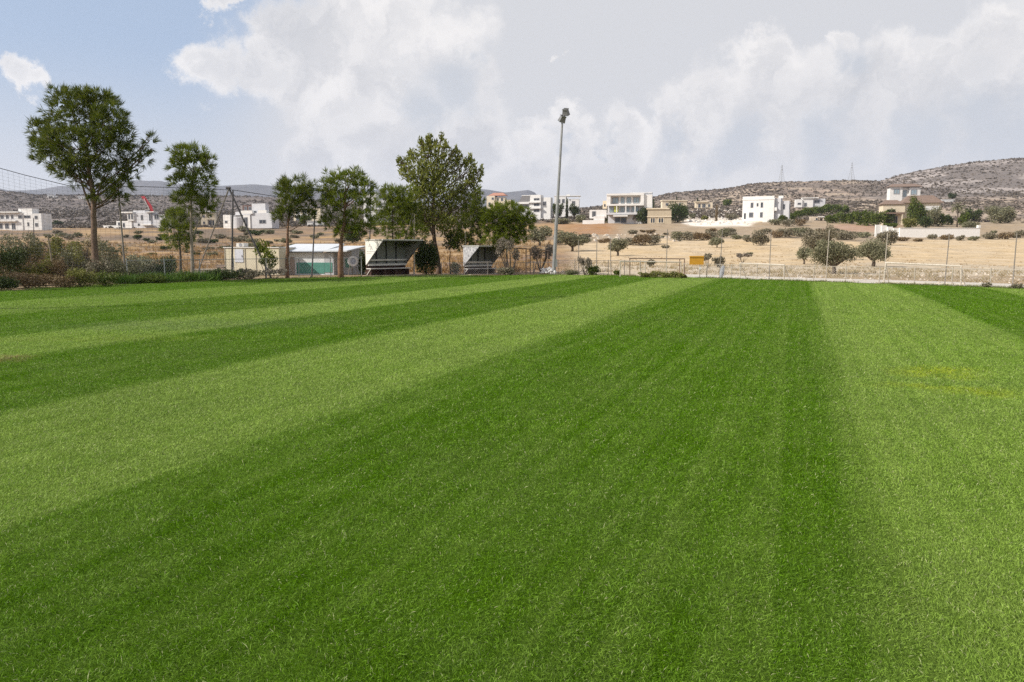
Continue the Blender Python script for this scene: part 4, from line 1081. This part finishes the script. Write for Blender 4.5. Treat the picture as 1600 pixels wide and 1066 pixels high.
h = House('white_garden_wall', 'short bright white wall on the slope right of the brown roofed villa', 1481, 316, 0, 'wall')
h.box('wall', WHITE, (-10,10,0,3.4,0,1.5)); h.box('coping', WHITE, (-10.3,10.3,3.5,4.2,-.3,1.8))
# far tiny houses on the left skyline
for lb, px, py in (('tiny far white house on the left skyline, left one', 79, 309.5), ('tiny far white house on the left skyline, right one', 127, 311)):
    h = House('distant_house', lb, px, py, 0)
    h.box('wall', WHITE, (-5,5,0,3.4,0,4),(5.2,9,0,2.4,1,4)); h.box('roof_slab', PALEG, (-5.4,5.4,3.5,4.1,-.4,4.4)); h.win([(-3,-1.5,1,2.4,-.02),(1,2.5,1,2.4,-.02)])
# stepped white boundary wall of the villa
def boundary():
    pts = [(1374,357,5),(1382,359,6),(1390,361,6),(1398,363.5,6),(1406,367,8.5)]
    root = thing('boundary_wall', 'long white stone boundary wall stepping down in front of the villa garden', 'wall', gp(1460, 371))
    g0 = root.location.copy(); s = g0.y/FPX
    mb = MB()
    for i in range(4):
        x0, x1 = pts[i][0], pts[i+1][0]
        mb.box((x0-1460)*s, (x1-1460)*s-.01, (12-3*i)*s, (15-3*i)*s, -1.5, (371-pts[i][1]+pts[i][2])*s)
    mb.build('stepped_section', WHITE, root)
    MB().box(-54*s, 70*s, 0, .5, -1.5, 13.2*s).build('main_wall', mat('white_stone_wall', (.86,.84,.81), (.78,.75,.71), 3, .85, 0, .4), root)
    MB().box(-54.3*s, 70.3*s, -.08, .58, 13.2*s+.002, 14*s).build('coping', WHITE, root)
    MB().box(66.5*s, 70.2*s, -.12, .62, 14*s+.002, 18*s).build('end_pier', WHITE, root)
boundary()
# lattice pylons on the ridge
def pylon(label, px, py, h):
    d = 985.0; g = P(px, py, d); g.z = hz(g.x, g.y); s = d/FPX; h *= s; w_ = h*.14
    root = thing('power_pylon', label, 'pylon', g, R(20)); mb = MB(); r = .14
    st = MAST
    for a, b in ((1,1),(1,-1),(-1,1),(-1,-1)): mb.tube([(a*w_,b*w_,-2),(a*w_*.25,b*w_*.25,h*.7),(a*.3,b*.3,h)], r, 4)
    for i in range(6):
        z0, z1 = h*i*.12, h*(i+1)*.12; q0, q1 = w_*(1-.75*z0/(h*.7)), w_*(1-.75*z1/(h*.7))
        for a in (1,-1):
            mb.tube([(-q0,a*q0,z0),(q1,a*q1,z1)], r*.6, 4); mb.tube([(a*q0,-q0,z0),(a*q1,q1,z1)], r*.6, 4)
    mb.build('lattice', st, root)
    for z in (.72,.83,.94): MB().tube([(-h*.16*(1.25-z),0,h*z),(h*.16*(1.25-z),0,h*z)], r*1.1, 4).build('crossarm', st, root)
MAST = mat('galvanised_steel', (.33,.33,.325), (.25,.25,.25), 3, .45, .3)
pylon('steel lattice pylon on the ridge above the cubic white house', 1221, 286, 26)
pylon('steel lattice pylon on the ridge farther right, above the orchard row', 1330, 284.5, 27)
# red boom of a truck crane by the stepped villa
g = gp(236, 352); s = g.y/FPX
root = thing('crane_boom', 'red folded crane boom rising beside the stepped white villa', 'crane', g)
RED = mat('red_paint', (.50,.05,.06), (.42,.04,.05), 2, .45)
MB().tube([(3*s,0,0),(3*s,0,20*s)], 2.2*s, 8).build('mast_column', RED, root)
MB().prism([(1*s,-.8*s,20.2*s),(5*s,-.8*s,20.2*s),(3*s,-.8*s,29*s),(-8*s,-.8*s,44*s),(-13*s,-.8*s,43*s),(-2.5*s,-.8*s,30*s)], (0,1.6*s,0)).build('upper_boom', RED, root)
MB().tube([(-1*s,-1.2*s,24*s),(-8*s,-1.2*s,40*s)], .55*s, 6).build('cylinder', STEELW, root)
MB().box(-4*s,6*s,-3*s,3*s,-.5*s,5*s).build('base', WHITE, root)
# utility pole far left
def pole(name, label, px, py, tx, ty, r, m, d=None, group=None, cat='pole', bend=0.0, tip=.75):
    g = gp(px, py) if d is None else P(px, py, d)
    if d is not None: g.z = hz(g.x, g.y)
    s = g.y/FPX; root = thing(name, label, cat, g, 0, group)
    a, b = Vector((0,0,-.3)), P(tx,ty,g.y)-g; c = a.lerp(b,.55) + Vector((bend,0,0))
    MB().tube([a, c, b], [r, r*(1+tip)/2, r*tip], 8).build('shaft', m, root)
    MB().tube([a+Vector((0,0,.28)), a+Vector((0,0,.36))], r*1.9, 8).build('foot', m, root)
    return root, s
POST = mat('weathered_steel', (.30,.265,.23), (.20,.175,.15), 5, .6, .3)
POSTP = mat('pale_steel_pole', (.50,.44,.36), (.38,.33,.27), 5, .6, .2)
DARKP = mat('dark_pole', (.10,.095,.10), (.07,.065,.07), 5, .6, .2)
WOOD = mat('weathered_wood', (.34,.28,.20), (.22,.18,.13), 6, .9)
pole('utility_pole', 'thin dark utility pole in front of the left border villa', 53, 383, 52.5, 341, .10, DARKP)
pole('stake', 'grey wooden stake leaning left out of the thicket', 86, 424, 75, 369, .045, WOOD, d=36.5, cat='stake')
# net poles on the left
pole('net_pole', 'tall bare pole leaning left, standing right of the tallest pine', 197, 440, 184, 284, .05, POST, d=38.5, group='net poles along the left edge')
pole('net_pole', 'thin pole standing between the fan-topped pine and the open crowned pine', 486.5, 434, 493, 315, .045, DARKP, d=45.2, group='net poles along the left edge')
pole('net_pole', 'dark pole left of the white dugout behind the open crowned pine', 577, 432, 579, 291, .045, DARKP, d=49.3, group='net poles along the left edge')
r_, s = pole('net_pole', 'pale pole with a slanting stay rising behind the white dugout', 647, 432, 647.5, 335, .05, POSTP, d=49.6, group='net poles along the left edge')
MB().tube([(0,0,95*s),(-18*s,.3,45*s),(-30*s,.6,8*s)], .03, 6).build('stay', POSTP, r_)
pole('net_pole', 'pale pole rising behind the left edge of the right dugout', 727.5, 432, 727, 362, .05, POSTP, d=50.6, group='net poles along the left edge')
r_, s = pole('tripod_pole', 'dark pole braced by two slanting legs, in front of the cream container', 362, 436, 364, 297, .055, DARKP, d=43.5)
MB().tube([(2*s,-.02,138*s),(-40*s,.1,42*s),(-58*s,.15,0)], .04, 6).build('brace', POST, r_)
MB().tube([(2*s,.02,138*s),(35*s,-.1,62*s),(64*s,-.2,0)], .05, 6).build('brace', DARKP, r_)
MB().tube([(-.09,0,139*s),(.16,0,139*s)], .07, 8).build('cap', DARKP, r_)
# ball-stop net hung from a sagging cable
def stopnet():
    top = [(-160,222),(-60,247),(0,263),(40,274),(104,289.5),(185,291),(230,292),(262,293),(310,295),(364,297)]
    dd = [33.2,34.5,35.3,36,37,38.6,39.5,40.2,41.5,43.5]
    T = [P(a,b,d) for (a,b),d in zip(top, dd)]
    root = thing('ball_stop_net', 'tall see-through ball net hanging from a dark cable at the left', 'net', (T[0].x, T[0].y, 0))
    off = T[0].copy(); off.z = 0
    T = [t - off for t in T]
    MB().tube(T, .015, 6).build('cable', DARKP, root)
    mb = MB(); L_ = [0]
    for a, b in zip(T, T[1:]): L_.append(L_[-1] + (b-a).length)
    def at(l):
        for i in range(len(T)-1):
            if l <= L_[i+1] + 1e-6: return T[i].lerp(T[i+1], (l-L_[i])/(L_[i+1]-L_[i]))
        return T[-1]
    n = int(L_[-1]/.22)
    for i in range(n+1):
        p = at(L_[-1]*i/n); mb.tube([p, Vector((p.x, p.y, .3))], .0034, 3, False)
    for j in range(1, 30):
        q = [at(L_[-1]*i/24) for i in range(25)]
        mb.tube([Vector((p.x,p.y,p.z-(p.z-.3)*j/30)) for p in q], .0034, 3, False)
    mb.build('netting', mat('net_cord', (.25,.25,.26), (.2,.2,.21), 4, .8), root)
    q = [P(364,297,43.5),P(430,307,44.2),P(493,315,45.2)]
    r2 = thing('cable', 'thin dark cable running from the tripod pole to the next pole', 'cable', (q[0].x,q[0].y,0)); o2 = Vector((q[0].x,q[0].y,0))
    MB().tube([p-o2 for p in q], .018, 6).build('strand', DARKP, r2)
stopnet()
# tall poles behind the right edge
for lb, bx, by, tx, ty, d in [('tall thin pole left of the orange sign, over the pipe railing',1040.5,436,1043,358,45.8),('tall thin pole right of the orange sign with a grey bundle tied to it',1123.7,436.6,1129,359.5,44.2),
        ('tall thin pole rising through the first goal',1201.5,438.2,1205,361,42.4),('tall pale pole left of the wide grey bush, leaning right',1289.8,441,1296,359,40.0),('tall pale pole at the left post of the second goal',1380.3,444,1387,364,38.1),
        ('tall dark pole crossing the second goal near its right post',1475.5,447.2,1483.5,366,35.9),('tall thin pole farthest to the right',1581.5,451.5,1589,365,33.5),('thin pole above the dry stalks',931.8,431,932.8,366,49.4),('thin short pole left of the dry stalks',904,431,904.2,376,49.6),('thin rusty pole left of the pipe railing',955,431.5,953.5,372,49.0)]:
    pole('net_pole', lb, bx, by, tx, ty, .027, POSTP if 'pale' in lb else POST, d=d, group='tall net poles along the right edge')
# ------------------------------------------------------------------ mesh fences
def fence(label, pxs, off, hgt, gap, m, meshed=True, toprail=True, skip=()):
    ex = [q[0] for q in EDGE]; ey = [q[1] for q in EDGE]
    pts = []
    for q in np.linspace(pxs[0], pxs[1], 40):
        e = flat(q, float(np.interp(q, ex, ey))); e = e + e.normalized()*off; pts.append(Vector((e.x, e.y, hz(e.x, e.y))))
    o = pts[0].copy(); root = thing('mesh_fence', label, 'fence', o)
    pts = [p-o for p in pts]
    Ls = [0]
    for a, b in zip(pts, pts[1:]): Ls.append(Ls[-1]+(b-a).length)
    def at(l):
        for i in range(len(pts)-1):
            if l <= Ls[i+1]+1e-6: return pts[i].lerp(pts[i+1], (l-Ls[i])/(Ls[i+1]-Ls[i]))
        return pts[-1]
    n = max(2, int(Ls[-1]/gap)); up = Vector((0,0,hgt))
    for i in range(n+1):
        p = at(Ls[-1]*i/n); hh = hgt*rnd.uniform(.96,1.08); tl = Vector((rnd.uniform(-.03,.03),0,0))
        MB().tube([p-Vector((0,0,.2)), p+Vector((0,0,hh))+tl], .024, 7).build('post', m, root)
    if toprail:
        mb = MB(); mb.tube([at(Ls[-1]*i/(n*2))+up*.97 for i in range(n*2+1)], .014, 6); mb.build('rail', m, root)
    if meshed:
        mb = MB(); q = int(Ls[-1]/.14)
        for i in range(q-6):
            a, b = at(Ls[-1]*i/q), at(Ls[-1]*(i+6)/q)
            mb.tube([a+Vector((0,.02,.03)), b+up*.95+Vector((0,.02,0))], .0028, 3, False); mb.tube([b+Vector((0,-.02,.03)), a+up*.95+Vector((0,-.02,0))], .0028, 3, False)
        mb.build('wire_mesh', mat('fence_wire', (.42,.41,.39), (.34,.33,.31), 4, .5, .3), root)
fence('long low wire mesh fence with thin posts behind the goals on the right', (1068,1680), .55, .82, 1.55, POSTP)
fence('wire mesh fence with rusty posts between the floodlight mast and the pipe railing', (872,1000), 1.0, .95, .95, POST)
fence('grey wire mesh fence in front of the white and green shed', (200,565), 1.1, 1.15, 1.9, mat('grey_fence_steel', (.36,.37,.37), (.26,.27,.27), 4, .5, .3))
fence('short wire fence between the white dugout and the right dugout', (690,868), 1.2, .8, 1.4, POST)
# pipe railing and rusty frame near the orange sign
def bars(name, label, cat, o, parts):
    root = thing(name, label, cat, o)
    for nm, m, r, pts in parts: MB().tube([Vector(p)-o for p in pts], r, 8).build(nm, m, root)
    return root
WPIPE = mat('white_pipe', (.60,.54,.45), (.42,.36,.28), 7, .5)
RUST = mat('rusty_pipe', (.26,.18,.13), (.17,.11,.08), 8, .7, .2)
d = 45.6
def Q(px, py, dd=None): return P(px, py, dd or d)
o = Q(968,432); o.z = 0
pr = [('rail', WPIPE, .032, [Q(968,408.5),Q(1000,408.8),Q(1064,410)])]
for x in (969,1000,1008,1041.5,1064): pr.append(('post', WPIPE, .028, [Q(x,434), Q(x,408.6)]))
pr.append(('brace', WPIPE, .022, [Q(1001,420.5), Q(1008,420.5)]))
bars('pipe_railing', 'white pipe railing with a gate gap left of the orange sign', 'railing', o, pr)
d = 46.4; o = Q(984,432); o.z = 0
pr = [('rail', RUST, .03, [Q(983,404),Q(1070,404.6)])]
for x in (984,1062,1069.5): pr.append(('post', RUST, .03, [Q(x,434), Q(x,404)]))
bars('rusty_frame', 'rusty brown pipe frame standing behind the white pipe railing', 'frame', o, pr)
# ladder frame left of the mast
d = 50.4; o = Q(822,432); o.z = 0
pr = [('crossbar', RUST, .035, [Q(806,388),Q(830,389.5),Q(857,392)])]
for x, t in ((822,387.5),(828.5,390),(856,392)): pr.append(('post', RUST, .035, [Q(x,432),Q(x,t)]))
for y in (400,410,420): pr.append(('rung', RUST, .022, [Q(822,y),Q(828.5,y)]))
pr.append(('brace', RUST, .03, [Q(843.5,392),Q(833,430)]))
bars('ladder_frame', 'dark rusty goal-like frame with a ladder end left of the floodlight mast', 'frame', o, pr)
# goals
def goal(label, l, r, back):
    o = Q(l[0], l[1], l[3]); o.z = 0
    A, B = Q(l[0],l[1],l[3]), Q(r[0],r[1],r[3]); A2, B2 = Q(l[4],l[2],l[3]), Q(r[4],r[2],r[3])
    A.z = B.z = 0
    bk = Vector((B.y-A.y, A.x-B.x, 0)).normalized() * -back
    if bk.y < 0: bk = -bk
    bars('goal', label, 'goal', o, [('post', WPIPE, .036, [A, A2]), ('post', WPIPE, .036, [B, B2]), ('crossbar', WPIPE, .034, [A2+(A2-B2).normalized()*.04, B2+(B2-A2).normalized()*.04]),
        ('back_stay', WPIPE, .02, [A2, A+bk]), ('back_stay', WPIPE, .02, [B2, B+bk]), ('ground_bar', WPIPE, .022, [A+bk+Vector((0,0,.03)), B+bk+Vector((0,0,.03))])])
goal('narrower white goal frame right of the orange sign', (1156,438.6,411.5,42.9,1156.5), (1225,441,414,41.2,1225), .8)
goal('wider white goal frame at the right', (1380.5,446,410.5,37.2,1384.5), (1501,449.6,416,35.1,1502), .9)
# orange sign
d = 44.0; g = Q(1093,438); g.z = 0
root = thing('sign', 'blank orange sign board on a thin post at the edge of the turf', 'sign', g); s = d/FPX
ORANGE = mat('orange_paint', (.66,.33,.035), (.58,.28,.03), 6, .5)
top = (436.5-402)*s; bot = (436.5-415.5)*s
MB().box(-16.5*s, 5.5*s, -.035, -.01, bot, top-.10).build('board', ORANGE, root)
MB().box(-16.7*s, 5.7*s, -.06, .012, top-.085, top).build('hood', ORANGE, root)
MB().box(-16.2*s, 5.3*s, -.034, -.012, top-.1, top-.085).build('painted_shadow_strip', mat('painted_shadow', (.08,.04,.02)), root)  # dark strip painted in for the shade under the hood
MB().tube([(0,0,-.2),(0,0,top-.12)], .022, 8).build('post', POST, root)
MB().box(-.05,.05,-.045,-.025,(436.5-423)*s,(436.5-419)*s).build('tag', WHITE, root)
# rolled grey bundle on the pole right of the sign
d = 43.9; g = Q(1126,436); g.z = 0; s = d/FPX
root = thing('rolled_net', 'grey rolled net bundle tied against the pole right of the orange sign', 'bundle', g)
mb = MB(); mb.tube([(-.02,-.1,.02),(.02,-.1,.2),(.05,-.09,.42),(.09,-.08,.62),(.13,-.08,.72)], [.07,.12,.13,.10,.05], 10); mb.build('roll', mat('grey_cloth', (.36,.37,.40), (.22,.23,.25), 12, .9, 0, .8), root)
mb = MB(); mb.tube([(.04,-.21,.40),(.06,.03,.42)], .02, 6); mb.build('strap', DARKP, root)

# ------------------------------------------------------------------ floodlight mast
def floodmast(label, base, top, d, r, h=None, xy=None):
    g = P(*base, d) if xy is None else Vector((*xy, 0)); g.z = 0
    root = thing('floodlight_mast', label, 'floodlight', g); s = d/FPX
    H = h or (P(*top,d)-g).z; lean = (P(*top,d)-g).x if xy is None else .2
    f = lambda t: Vector((lean*t, 0, H*t))
    mb = MB(); mb.tube([f(0)-Vector((0,0,.3)), f(.33)], [r, r*.86], 14); mb.build('lower_shaft', MAST, root, False)
    mb = MB(); mb.tube([f(.33), f(.66), f(1)], [r*.80, r*.66, r*.5], 14); mb.build('upper_shaft', MAST, root)
    MB().tube([f(.322), f(.34)], r*.98, 14).build('collar', MAST, root)
    MB().box(-r*2,r*2,-r*2,r*2,-.1,.04).build('base_plate', MAST, root)
    MB().box(r*.9,r*1.9,-.12,.12,.5,1.0).build('service_box', MAST, root)
    t = f(1)
    hm = mat('lamp_housing', (.22,.22,.22), (.15,.15,.15), 5, .5, .3)
    MB().tube([t+Vector((-.12,0,-.08)), t+Vector((.30,.02,.34))], .05, 8).build('bracket', hm, root)
    for (cx, cz, yaw) in ((-.02,-.10,.5),(.20,.32,-.6)):
        mb = MB(); mb.box(-.21,.21,-.15,.15,-.17,.17)
        mb.v = [(x*(.72 if z > 0 else 1), y*(.7 if z > 0 else 1), z) for x,y,z in mb.v]
        for i in range(5): mb.box(-.16,.16,-.15+.07*i,-.13+.07*i,.171,.23)
        hd = mb.build('lamp_head', hm, root); hd.location = t+Vector((cx,0,cz)); hd.rotation_euler = (R(28), R(10), yaw)
        MB().box(-.21,.21,-.15,.15,-.182,-.171).build('lens', GLASSB, hd)
floodmast('tall grey steel floodlight mast with two lamp heads behind the middle of the pitch edge', (864.5,432), (879,184), 49.6, .125)
floodmast('floodlight mast just outside the left of the photo, whose long thin shadow crosses the turf', (0,0), (0,0), 26, .15, 13.6, (-16.9, 20.4))
# ------------------------------------------------------------------ dugouts
def dugout(name, label, bx, by, d, k, beta, endm, emblem):
    """built facing local -Y; back at y=0, the open slanted front reaches forward to y=-D under the roof"""
    g = P(bx, by, d); g.z = 0
    root = thing(name, label, 'dugout', g, R(beta))
    Ln, D, H, hb = 3.15*k, 1.72*k, 2.17*k, .68*k
    t = .05
    tri = lambda x: [(x,0,hb),(x,-.06,hb-.02),(x,-D,H-.03),(x,-D+.02,H),(x,0,H)]
    e1 = MB().prism(tri(0), (t,0,0)).build('end_panel', endm, root)
    MB().prism(tri(Ln-t), (t,0,0)).build('end_panel', mat('grey_panel', (.30,.30,.29), (.24,.24,.23), 3, .6), root)
    inner = mat('dugout_inside', (.24,.25,.235), (.19,.20,.19), 2, .7)
    MB().box(t+.002, Ln-t-.002, -.03, .02, hb-.02, H-.01).build('back_panel', inner, root)
    MB().box(-.04, Ln+.04, -D-.05, .05, H+.003, H+.07).build('roof', mat('roof_sheet', (.58,.57,.54), (.42,.40,.37), 3, .6), root)
    MB().box(t+.002, Ln-t-.002, -D+.10, -.04, H-.03, H-.004).build('ceiling', inner, root)
    for i in range(3): MB().box(Ln*(.25*(i+1))-.03, Ln*(.25*(i+1))+.03, -.09, -.032, hb, H-.04).build('rib', mat('dark_steel', (.05,.05,.05)), root)
    MB().tube([(t/2,-.03,hb-.02),(t/2,-D,H-.02)], .03, 6).build('edge_tube', mat('dark_steel', (.05,.05,.05)), root)
    MB().tube([(Ln-t/2,-.03,hb-.02),(Ln-t/2,-D,H-.02)], .03, 6).build('edge_tube', mat('dark_steel', (.05,.05,.05)), root)
    plank = mat('grey_plank', (.68,.66,.62), (.55,.53,.50), 3, .7)
    base = mat('brown_base', (.085,.045,.035), (.055,.032,.026), 3, .8)
    MB().box(.02, Ln-.02, -.05, .0, 0, hb-.03).build('base_panel', base, root)
    for x in (.08, Ln*.36, Ln*.64, Ln-.08): MB().box(x-.04, x+.04, -.45*k, -.052, 0, .40*k).build('seat_support', base, root)
    MB().box(-.02, Ln+.1, -.50*k, -.07, .42*k, .47*k).build('seat', plank, root)
    MB().box(.06, Ln-.06, -.20*k, -.13*k, .62*k, .74*k).build('backrest', plank, root)
    MB().box(.06, Ln-.06, -.20*k, -.13*k, .92*k, 1.02*k).build('backrest', plank, root)
    for x in (.0, Ln): MB().tube([(x,-.48*k,.42*k),(x,-.1,.05)], .028, 6).build('brace', plank, root)
    MB().box(-.15, Ln+.3, -1.0*k, .15, -.1, .03).build('plinth', mat('plinth_concrete', (.42,.36,.29), (.33,.27,.21), 2, .9), root)
    if emblem:
        ink = mat('faded_ink', (.34,.34,.33), (.42,.42,.41), 6, .8)
        mb = MB(); x0 = -.006
        def stroke(y0, z0, y1, z1, w_=.018):
            dv = Vector((0, y1-y0, z1-z0)); nv = Vector((0, -dv.z, dv.y)).normalized()*w_
            a, b = Vector((0,y0,z0)), Vector((0,y1,z1))
            mb.prism([a+nv+Vector((x0,0,0)), b+nv+Vector((x0,0,0)), b-nv+Vector((x0,0,0)), a-nv+Vector((x0,0,0))], (.005,0,0))
        yc = -.52*k
        # the two stacked peaked emblems and two faint lines of lettering below them
        for cy, cz in ((yc+.09, 1.86*k),(yc-.07, 1.70*k)):
            stroke(cy+.10, cz-.10, cy, cz+.12); stroke(cy-.10, cz-.10, cy, cz+.12); stroke(cy+.05, cz-.03, cy-.05, cz-.03, .012)
        y = yc+.38
        for wd in (.14,.05,.20,.09,.15): stroke(y, 1.50*k, y-wd, 1.50*k, .020); y -= wd+.045
        y = yc+.42
        for wd in (.12,.16,.10): stroke(y, 1.39*k, y-wd, 1.39*k, .012); y -= wd+.05
        mb.build('emblem', ink, e1)
    return root
dugout('team_dugout', 'white-ended team dugout with a slanted open front, three grey planks and a faded emblem', 572, 434, 47.6, 1.0, 48, mat('white_panel', (.78,.76,.71), (.70,.68,.62), 1.2, .6), True)
dugout('team_dugout', 'smaller team dugout with a peeling scratched grey-white end panel, right of the dark round shrub', 724, 431.5, 50.0, .83, 48,
       mat('peeling_panel', (.62,.61,.61), (.20,.20,.22), 7, .7), False)
# archery targets
def target(label, px, py, d, r):
    g = P(px, py, d); g.z = hz(g.x, g.y); root = thing('round_target', label, 'target', g, R(20))
    z = (432.5-py)*d/FPX; g = None
    root.location.z = 0
    TW = mat('target_white', (.80,.79,.80), (.72,.71,.73), 3, .7)
    seg = 28
    def ring(r0, r1, y0, y1):
        mb = MB()
        for i in range(seg):
            a0, a1 = 2*math.pi*i/seg, 2*math.pi*(i+1)/seg; b = len(mb.v)
            for y in (y0, y1):
                for (rr, a) in ((r0,a0),(r1,a0),(r1,a1),(r0,a1)): mb.v.append((rr*math.cos(a), y, z+rr*math.sin(a)))
            mb.f += [(b,b+1,b+2,b+3),(b+7,b+6,b+5,b+4),(b+1,b+5,b+6,b+2),(b,b+3,b+7,b+4)]
        return mb
    ring(r*.58, r, -.06, .06).build('rim', TW, root)
    ring(.0, r*.575, -.045, .05).build('centre', mat('target_blue_grey', (.46,.49,.58), (.38,.41,.50), 3, .7), root)
    for x in (-.22,.25): MB().tube([(x*.4,.08,z+r*.6),(x*1.3,.25,-.05)], .022, 6).build('leg', POST, root)
    MB().tube([(0,.1,z+r*.3),(.05,.7,-.05)], .022, 6).build('leg', POST, root)
target('round white target with a blue-grey centre on a stand left of the white dugout', 551.5, 411, 49.2, .33)
target('round white target half hidden behind the right end of the white dugout', 629, 412, 50.9, .34)
# ------------------------------------------------------------------ shed and container behind the left fence
def shed():
    d = 49.8; s = d/FPX
    g = P(430, 431, d); g.z = 0
    root = thing('shed', 'white shed with a green painted lower band and a pale sloping roof', 'shed', g, R(-9))
    x = lambda px: (px-430)*s
    z = lambda py: (432-py)*s
    GRN = mat('green_paint', (.10,.30,.245), (.08,.25,.20), 3, .6)
    WS = mat('white_sheet', (.78,.79,.80), (.70,.71,.72), 2, .55)
    BE = mat('beige_block', (.46,.42,.36), (.38,.34,.29), 3, .8)
    MB().box(x(430), x(454), 0, 3.2, 0, z(393.5)).build('block_wall', BE, root)
    MB().box(x(454)+.002, x(511), 0, 3.2, 0, z(398)).build('front_wall', WS, root)
    MB().box(x(466), x(511)+.004, -.02, -.003, z(430), z(413)).build('green_band', GRN, root)
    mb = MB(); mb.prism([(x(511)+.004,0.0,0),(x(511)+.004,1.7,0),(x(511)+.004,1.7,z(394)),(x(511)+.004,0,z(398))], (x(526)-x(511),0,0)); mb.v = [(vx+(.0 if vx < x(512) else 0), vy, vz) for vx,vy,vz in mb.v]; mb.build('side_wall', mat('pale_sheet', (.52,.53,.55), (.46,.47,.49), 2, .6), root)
    MB().box(x(511)+.02, x(524), -.022, -.004, z(428), z(413)).build('side_green_band', GRN, root)
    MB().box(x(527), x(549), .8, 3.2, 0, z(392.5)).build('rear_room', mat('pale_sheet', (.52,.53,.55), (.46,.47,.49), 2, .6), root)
    dr = MB().box(x(538), x(547), .76, .798, z(421), z(407)).build('door', GRN, root); MB().box(x(545), x(546), .73, .757, z(415), z(413)).build('handle', SHUT, dr)
    mb = MB(); mb.prism([(x(428),-.16,z(397.6)+.02),(x(428),3.4,z(386)),(x(428),3.4,z(386)+.09),(x(428),-.16,z(397.6)+.11)], (x(512.5)-x(428),0,0)); mb.build('roof', mat('roof_sheet_pale', (.66,.68,.70), (.56,.58,.60), 2, .5), root)
    mb = MB(); mb.prism([(x(513),-.3,z(397)+.02),(x(513),3.4,z(389)),(x(513),3.4,z(389)+.08),(x(513),-.3,z(397)+.10)], (x(550.5)-x(513),0,0)); mb.build('rear_roof', mat('roof_sheet_pale', (.66,.68,.70), (.56,.58,.60), 2, .5), root)
    MB().tube([(x(431),-.21,z(397.5)+.05),(x(511),-.21,z(397.5)+.05)], .05, 8).build('gutter', mat('grey_gutter', (.36,.38,.42)), root)
    f = MB().box(x(454.5), x(464.5), -.03, .01, 0, z(403)).build('door_frame', WS, root)
    MB().box(x(455.5), x(463.5), -.05, -.032, 0.02, z(404.5)).build('door', mat('rosy_door', (.42,.33,.28), (.36,.28,.24), 3, .7), root)
shed()
def container():
    d = 49.0; s = d/FPX
    g = P(352, 434, d); g.z = 0
    root = thing('container', 'cream site container with panel seams and a white door, behind the tripod pole', 'container', g, R(-10))
    x = lambda px: (px-352)*s
    z = lambda py: (433-py)*s
    CR = mat('cream_panel', (.68,.62,.47), (.61,.55,.41), 1.5, .6)
    MB().box(0, x(443), 0, 2.3, .03, z(391)).build('body', CR, root)
    MB().box(-.04, x(443)+.04, -.05, 2.35, z(391)+.002, z(389.5)).build('roof_rim', WHITE, root)
    for px in (353,387,405,424): MB().box(x(px)-.02, x(px)+.02, -.025, -.002, .05, z(392)).build('seam', mat('seam_grey', (.36,.33,.27)), root)
    dr = MB().box(x(370), x(384), -.03, -.003, z(413), z(393)).build('door', mat('bluish_white_panel', (.66,.68,.74), (.60,.62,.68), 2, .6), root)
    MB().box(x(381.5), x(382.5), -.055, -.031, z(405), z(402)).build('handle', SHUT, dr)
    ac = MB().box(x(366), x(378), .5, 1.1, z(389.5)+.02, z(383.5)).build('air_conditioner', STEELW, root)
    MB().tube([(x(373),.49,z(386.3)),(x(373),.475,z(386.3))], .11, 16).build('fan_grille', SHUT, ac)
container()
# low pale wall left of the container
g = P(325, 434, 47.5); g.z = 0; s = 47.5/FPX
root = thing('low_wall', 'low pale concrete wall between the slim pale-stemmed pine and the container', 'wall', g)
MB().box(-22*s, 26*s, 0, .25, -.1, 9.5*s).build('wall_body', mat('rough_concrete', (.52,.46,.40), (.42,.36,.31), 2, .9), root)
MB().box(-22.4*s, 26.4*s, -.04, .29, 9.5*s+.002, 11*s).build('coping', mat('rough_concrete', (.52,.46,.40), (.42,.36,.31), 2, .9), root)
# earth bank left of the container
# bird high in the sky is too small to tell; left out
# haze
def haze(density=0.9e-4):
    m = bpy.data.materials.new('air'); m.use_nodes = True; t = m.node_tree; t.nodes.clear()
    o = N(t, 'ShaderNodeOutputMaterial'); v = N(t, 'ShaderNodeVolumePrincipled')
    v.inputs['Color'].default_value = (.76,.83,1.0,1); v.inputs['Density'].default_value = density; v.inputs['Anisotropy'].default_value = .3
    L(t, v.outputs[0], o.inputs['Volume'])
    tag(MB().box(-3900, 3900, -1700, 4000, -16, 420).build('haze', m), kind='stuff')
haze()
